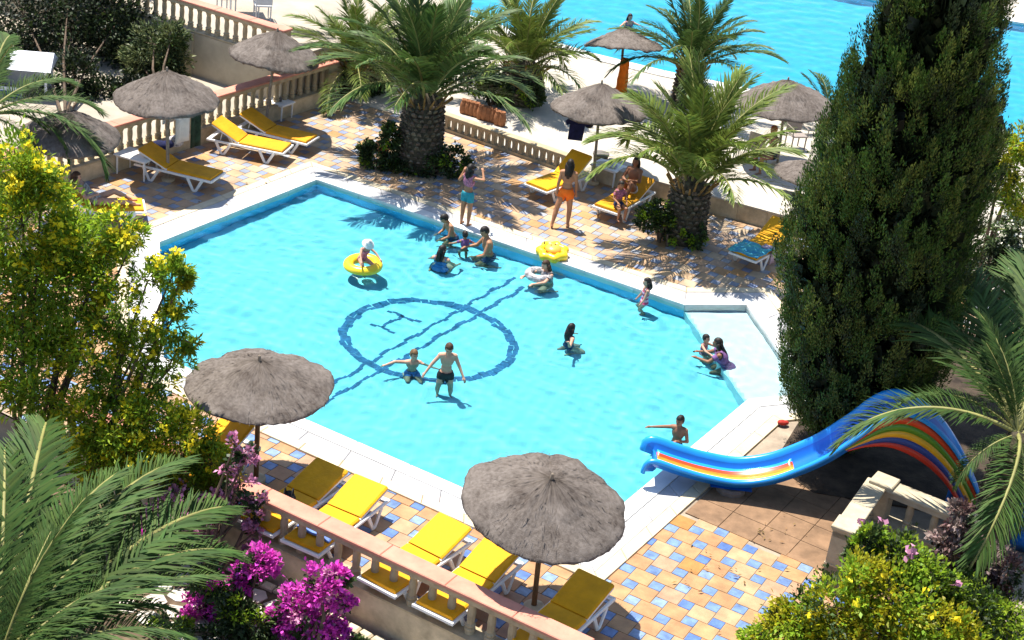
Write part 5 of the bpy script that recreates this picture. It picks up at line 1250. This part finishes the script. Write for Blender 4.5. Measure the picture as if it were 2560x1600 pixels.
# on the deck
person('woman with brown ponytail in orange shorts walking along the pool edge', 1.64, feet=(1404, 566), rz=R(172), lean=.02, armL=((.16, .18, -1), (.05, -.1, -1)), armR=((-.16, -.12, -1), (-.05, -.25, -1)),
       legL=((.20, .28, -1), (.12, .32, -1), (.3, -1, -.1)), legR=((-.10, -.12, -1), (-.02, .10, -1)), hair='long', skin=0, clothes=[('orange_shorts', SW['orange'], {'pelvis': (-9, .80), 'thigh': (-9, .30)}, .010)])
person('girl in teal shorts and pink top standing on the pool edge with one arm raised', 1.45, feet=(1161, 563, .02), rz=R(150), armL=((.55, -.2, -.6), (-.2, -.35, .9)), armR=((-1, -.15, .10), (.55, -.5, .65)), hair='mid', hs=1.12, skin=0,
       clothes=[('teal_shorts', SW['teal'], {'pelvis': (-9, .75), 'thigh': (-9, .45)}, .010), ('pink_top', SW['pink'], TOP, .010)])
la_ = lounC.rotation_euler.z; MC = Matrix.Translation(lounC.location) @ Matrix.Rotation(la_, 4, 'Z')
person('woman with long dark hair sitting with raised knees on the golden lounger', 1.62, loc=MC @ V3(1.28, .02, .53), rz=la_-R(90), lean=-.12, armL=((.25, -.5, -.8), (-.5, -.75, .2)), armR=((-.25, -.5, -.8), (.5, -.75, .2)),
       legL=((.10, -.75, .62), (.0, -.45, -.9)), legR=((-.10, -.75, .62), (.0, -.45, -.9)), hair='long', skin=2, clothes=[('white_bikini_bottom', SW['white'], TRUNK, .010)])
person('small child in a pink top sitting on the end of the golden lounger', 1.10, loc=MC @ V3(.22, -.20, .50), rz=R(25), hs=1.3, armL=((.35, -.3, -.9), (-.3, -.8, -.3)), armR=((-.35, -.3, -.9), (.3, -.8, -.3)), legL=((.12, -1, -.05), (.0, .05, -1)), legR=((-.12, -1, -.05), (.0, .05, -1)), hair='short', skin=0,
       clothes=[('pink_top', SW['pink'], TEE, .012), ('dark_shorts', SW['navy'], SHORTS, .010)])
lp_ = lounP.rotation_euler.z; MP = Matrix.Translation(lounP.location) @ Matrix.Rotation(lp_, 4, 'Z')
person('person in a dark patterned swimsuit reclining on the lounger behind the bush', 1.64, loc=MP @ V3(1.02, 0, .50), rz=lp_-R(90), lean=-.75, armL=((.5, -.3, -.5), (-.5, -.8, .1)), armR=((-.5, -.3, -.5), (.5, -.8, .1)),
       legL=((.10, -.85, .35), (.0, -.85, -.42)), legR=((-.10, -.97, .05), (.0, -1, -.10)), hair='mid', skin=1, hairm=M_hairn, clothes=[('patterned_swimsuit', SW['print'], FULL, .010)])
person('person in a red cap sitting in the shade on the far terrace', 1.66, pelvis=(1930, 384, .50), rz=R(-60), lean=.12, armL=((.25, -.6, -.7), (-.2, -.9, -.2)), armR=((-.25, -.6, -.7), (.2, -.9, -.2)), legL=((.12, -1, -.05), (0, .05, -1)), legR=((-.12, -1, -.05), (0, .05, -1)), hair='short', skin=2, hairm=mat('red_cap', (.22, .02, .015), .8, .1), clothes=[('dark_swimsuit', SW['black'], TRUNK, .010)])
# in the water
person('child in a white sun hat floating on the yellow swim ring', 1.05, loc=RINGP+V3(-.02, .02, .20), rz=R(35), lean=.42, hs=1.25, armL=((.5, -.7, -.5), (.2, -.8, -.5)), armR=((-.5, -.7, -.5), (-.2, -.8, -.5)), legL=((.25, -.9, -.15), (.1, -.5, -.8)), legR=((-.25, -.9, -.15), (-.1, -.5, -.8)), hair='short', skin=1, hat=M_whitec,
       clothes=[('pink_swimsuit', SW['pink'], FULL, .010)])
person('dark-haired boy bending forward in the water left of the group', 1.42, water=(1134, 588, .56), rz=R(-62), lean=.42, hs=1.12, armL=((.3, -.3, -.95), (-.1, -.85, -.4)), armR=((-.3, -.1, -1), (.2, -.8, -.5)), head=(0, .35), skin=0, clothes=[('dark_trunks', SW['navy'], SHORTS, .010)])
person('woman seen from behind with dark hair, shoulders above the water', 1.62, water=(1103, 650, .76), rz=R(165), hair='long', skin=1, armL=((.55, -.3, -.8), (.1, -.9, -.45)), armR=((-.55, -.2, -.8), (-.1, -.9, -.45)), head=(R(-30), 0), clothes=[('blue_swimsuit', SW['blue'], FULL, .010)])
person('small child sitting low in the water in the middle of the group', .98, water=(1162, 620, .62), rz=R(200), hs=1.3, lean=.2, skin=0, armL=((.8, -.4, -.5), (.4, -.8, -.4)), armR=((-.8, -.4, -.5), (-.4, -.8, -.4)), clothes=[('patterned_top', SW['purple'], TEE, .010)])
person('man with short dark hair and bare back at the pool edge', 1.76, water=(1224, 632, .60), rz=R(-75), lean=.20, skin=0, fat=1.12, head=(R(20), .25), armL=((.25, -.35, -.95), (-.3, -.9, -.4)), armR=((-.25, -.55, -.8), (.2, -1, -.15)), clothes=[('swim_trunks', SW['navy'], SHORTS, .010)])
person('woman in a black and white printed top beside the petal-edged inflatable', 1.62, water=(1372, 694, .70), rz=R(-55), lean=.18, hair='long', hairm=M_hairn, skin=1, armL=((.4, -.8, -.3), (-.2, -1, -.1)), armR=((-.4, -.8, -.3), (.3, -1, -.1)), clothes=[('printed_top', SW['print'], TEE, .014)])
MRG = mat('clear_print_ring', (.66, .64, .64), .3, .2, 12, spec=.5, col2=(.12, .10, .10)); wp = at(1352, 690, ZW)
tag(torus(.22, .085).build('swim_ring', MRG, None, True, loc=wp+V3(-.06, -.10, .07)), 'white swim ring with dark print held by the woman in the printed top', 'swim ring')
person('little girl in a pink striped swimsuit standing at the pool wall', 1.14, water=(1610, 756, .50), rz=R(-80), hs=1.25, hair='mid', skin=1, armL=((.2, -.3, -1), (.1, -.5, -.8)), armR=((-.2, -.3, -1), (-.1, -.5, -.8)), clothes=[('striped_swimsuit', SW['stripes'], FULL, .012)])
person('girl with wet dark hair standing chest-deep in open water', 1.35, water=(1424, 848, .73), rz=R(118), hs=1.12, hair='long', skin=1, armL=((.6, -.5, -.6), (.2, -.9, -.3)), armR=((-.6, .5, -.35), (-.3, .3, .5)), head=(R(20), 0), clothes=[('dark_swimsuit', SW['navy'], FULL, .010)])
person('boy in black trunks wading over the ring with both arms out', 1.42, water=(1112, 955, .37), rz=R(8), hs=1.12, hair='short', hairm=M_hairn, skin=1, lean=.10, head=(R(5), .3), armR=((-.62, -.25, -.72), (-.55, -.35, -.75)), armL=((.42, -.25, -.85), (.42, -.45, -.85)), legL=((.14, -.05, -1), (.02, .05, -1)), legR=((-.14, -.05, -1), (-.02, .05, -1)), clothes=[('black_trunks', SW['black'], TRUNK, .012)])
person('blond boy up to his shoulders in the water reaching to the left', 1.36, water=(1032, 908, .77), rz=R(12), hs=1.12, hair='short', hairm=mat('fair_hair', (.20, .11, .045), .6, .3, 14), skin=1, head=(R(25), .1), armR=((-1, -.15, .10), (-1, -.35, -.25)), armL=((.8, -.3, -.35), (.9, -.4, -.1)), clothes=[('swim_trunks', SW['blue'], SHORTS, .010)])
person('small child in pink held in the water at the edge of the shallow shelf', 1.0, water=(1760, 872, .68), rz=R(60), hs=1.28, hair='short', skin=1, armL=((.5, -.8, -.3), (.2, -1, -.1)), armR=((-.5, -.8, -.3), (-.2, -1, -.1)), clothes=[('pink_swimsuit', SW['pink'], FULL, .010)])
person('woman in a purple top stretching her arms to the child on the shallow shelf', 1.62, water=(1822, 905, .64), rz=R(-100), lean=.50, hair='long', skin=2, fat=1.1, armL=((.3, -.75, -.6), (-.2, -1, .1)), armR=((-.3, -.8, -.6), (.25, -1, -.1)), legL=((.1, -.8, -.35), (0, .9, -.25)), legR=((-.1, -.8, -.35), (0, .9, -.25)), clothes=[('purple_top', SW['purple'], dict(TEE, pelvis=(-9, 9), thigh=(-9, .3)), .014)])
person('boy in the water beside the slide exit pointing left', 1.30, water=(1690, 1112, .52), rz=R(-20), hs=1.14, hair='short', skin=2, armR=((-1, -.15, -.28), (-1, -.2, -.25)), armL=((.35, -.2, -.9), (-.75, -.65, .1)), head=(R(-15), .1), clothes=[('dark_trunks', SW['black'], SHORTS, .010)])
person('distant swimmer in the far pool seen through the palm fronds', 1.62, water=(1572, 62, .74), zf=-1.0, rz=R(30), hair='mid', skin=1, armL=((.8, -.4, -.3), (.6, -.8, -.2)), armR=((-.8, -.4, -.3), (-.6, -.8, -.2)), clothes=[('purple_swimsuit', SW['purple'], FULL, .010)])

# a few fallen leaves and petals on the paving
rng = np.random.default_rng(77); pts = []
for (px, py, sx, sy, k) in ((700, 1240, 90, 40, 16), (1800, 1430, 160, 70, 22), (1350, 520, 160, 60, 22), (1750, 640, 90, 40, 14), (560, 470, 120, 50, 14), (1930, 1330, 70, 40, 14), (900, 330, 90, 40, 10)):
    for _ in range(k):
        p = at(px+rng.normal()*sx*.6, py+rng.normal()*sy*.6, .006)
        if not inside(p, offset_poly(POOL, .2)): pts.append(p)
V = []
for p in pts:
    a = rng.uniform(0, 6.28); l = rng.uniform(.025, .06); w_ = l*.32; ca_, sa_ = math.cos(a), math.sin(a); z = .034
    V += [(p.x+ca_*l, p.y+sa_*l, z+.004), (p.x-sa_*w_, p.y+ca_*w_, z+.012), (p.x-ca_*l, p.y-sa_*l, z), (p.x+sa_*w_, p.y-ca_*w_, z+.010)]
fo = link('fallen_leaves', mesh_np('fallen_leaves', V, np.arange(len(V)).reshape(-1, 4), M_dry)); tag(fo, 'dry leaves scattered over the paving', 'leaves', kind='stuff')
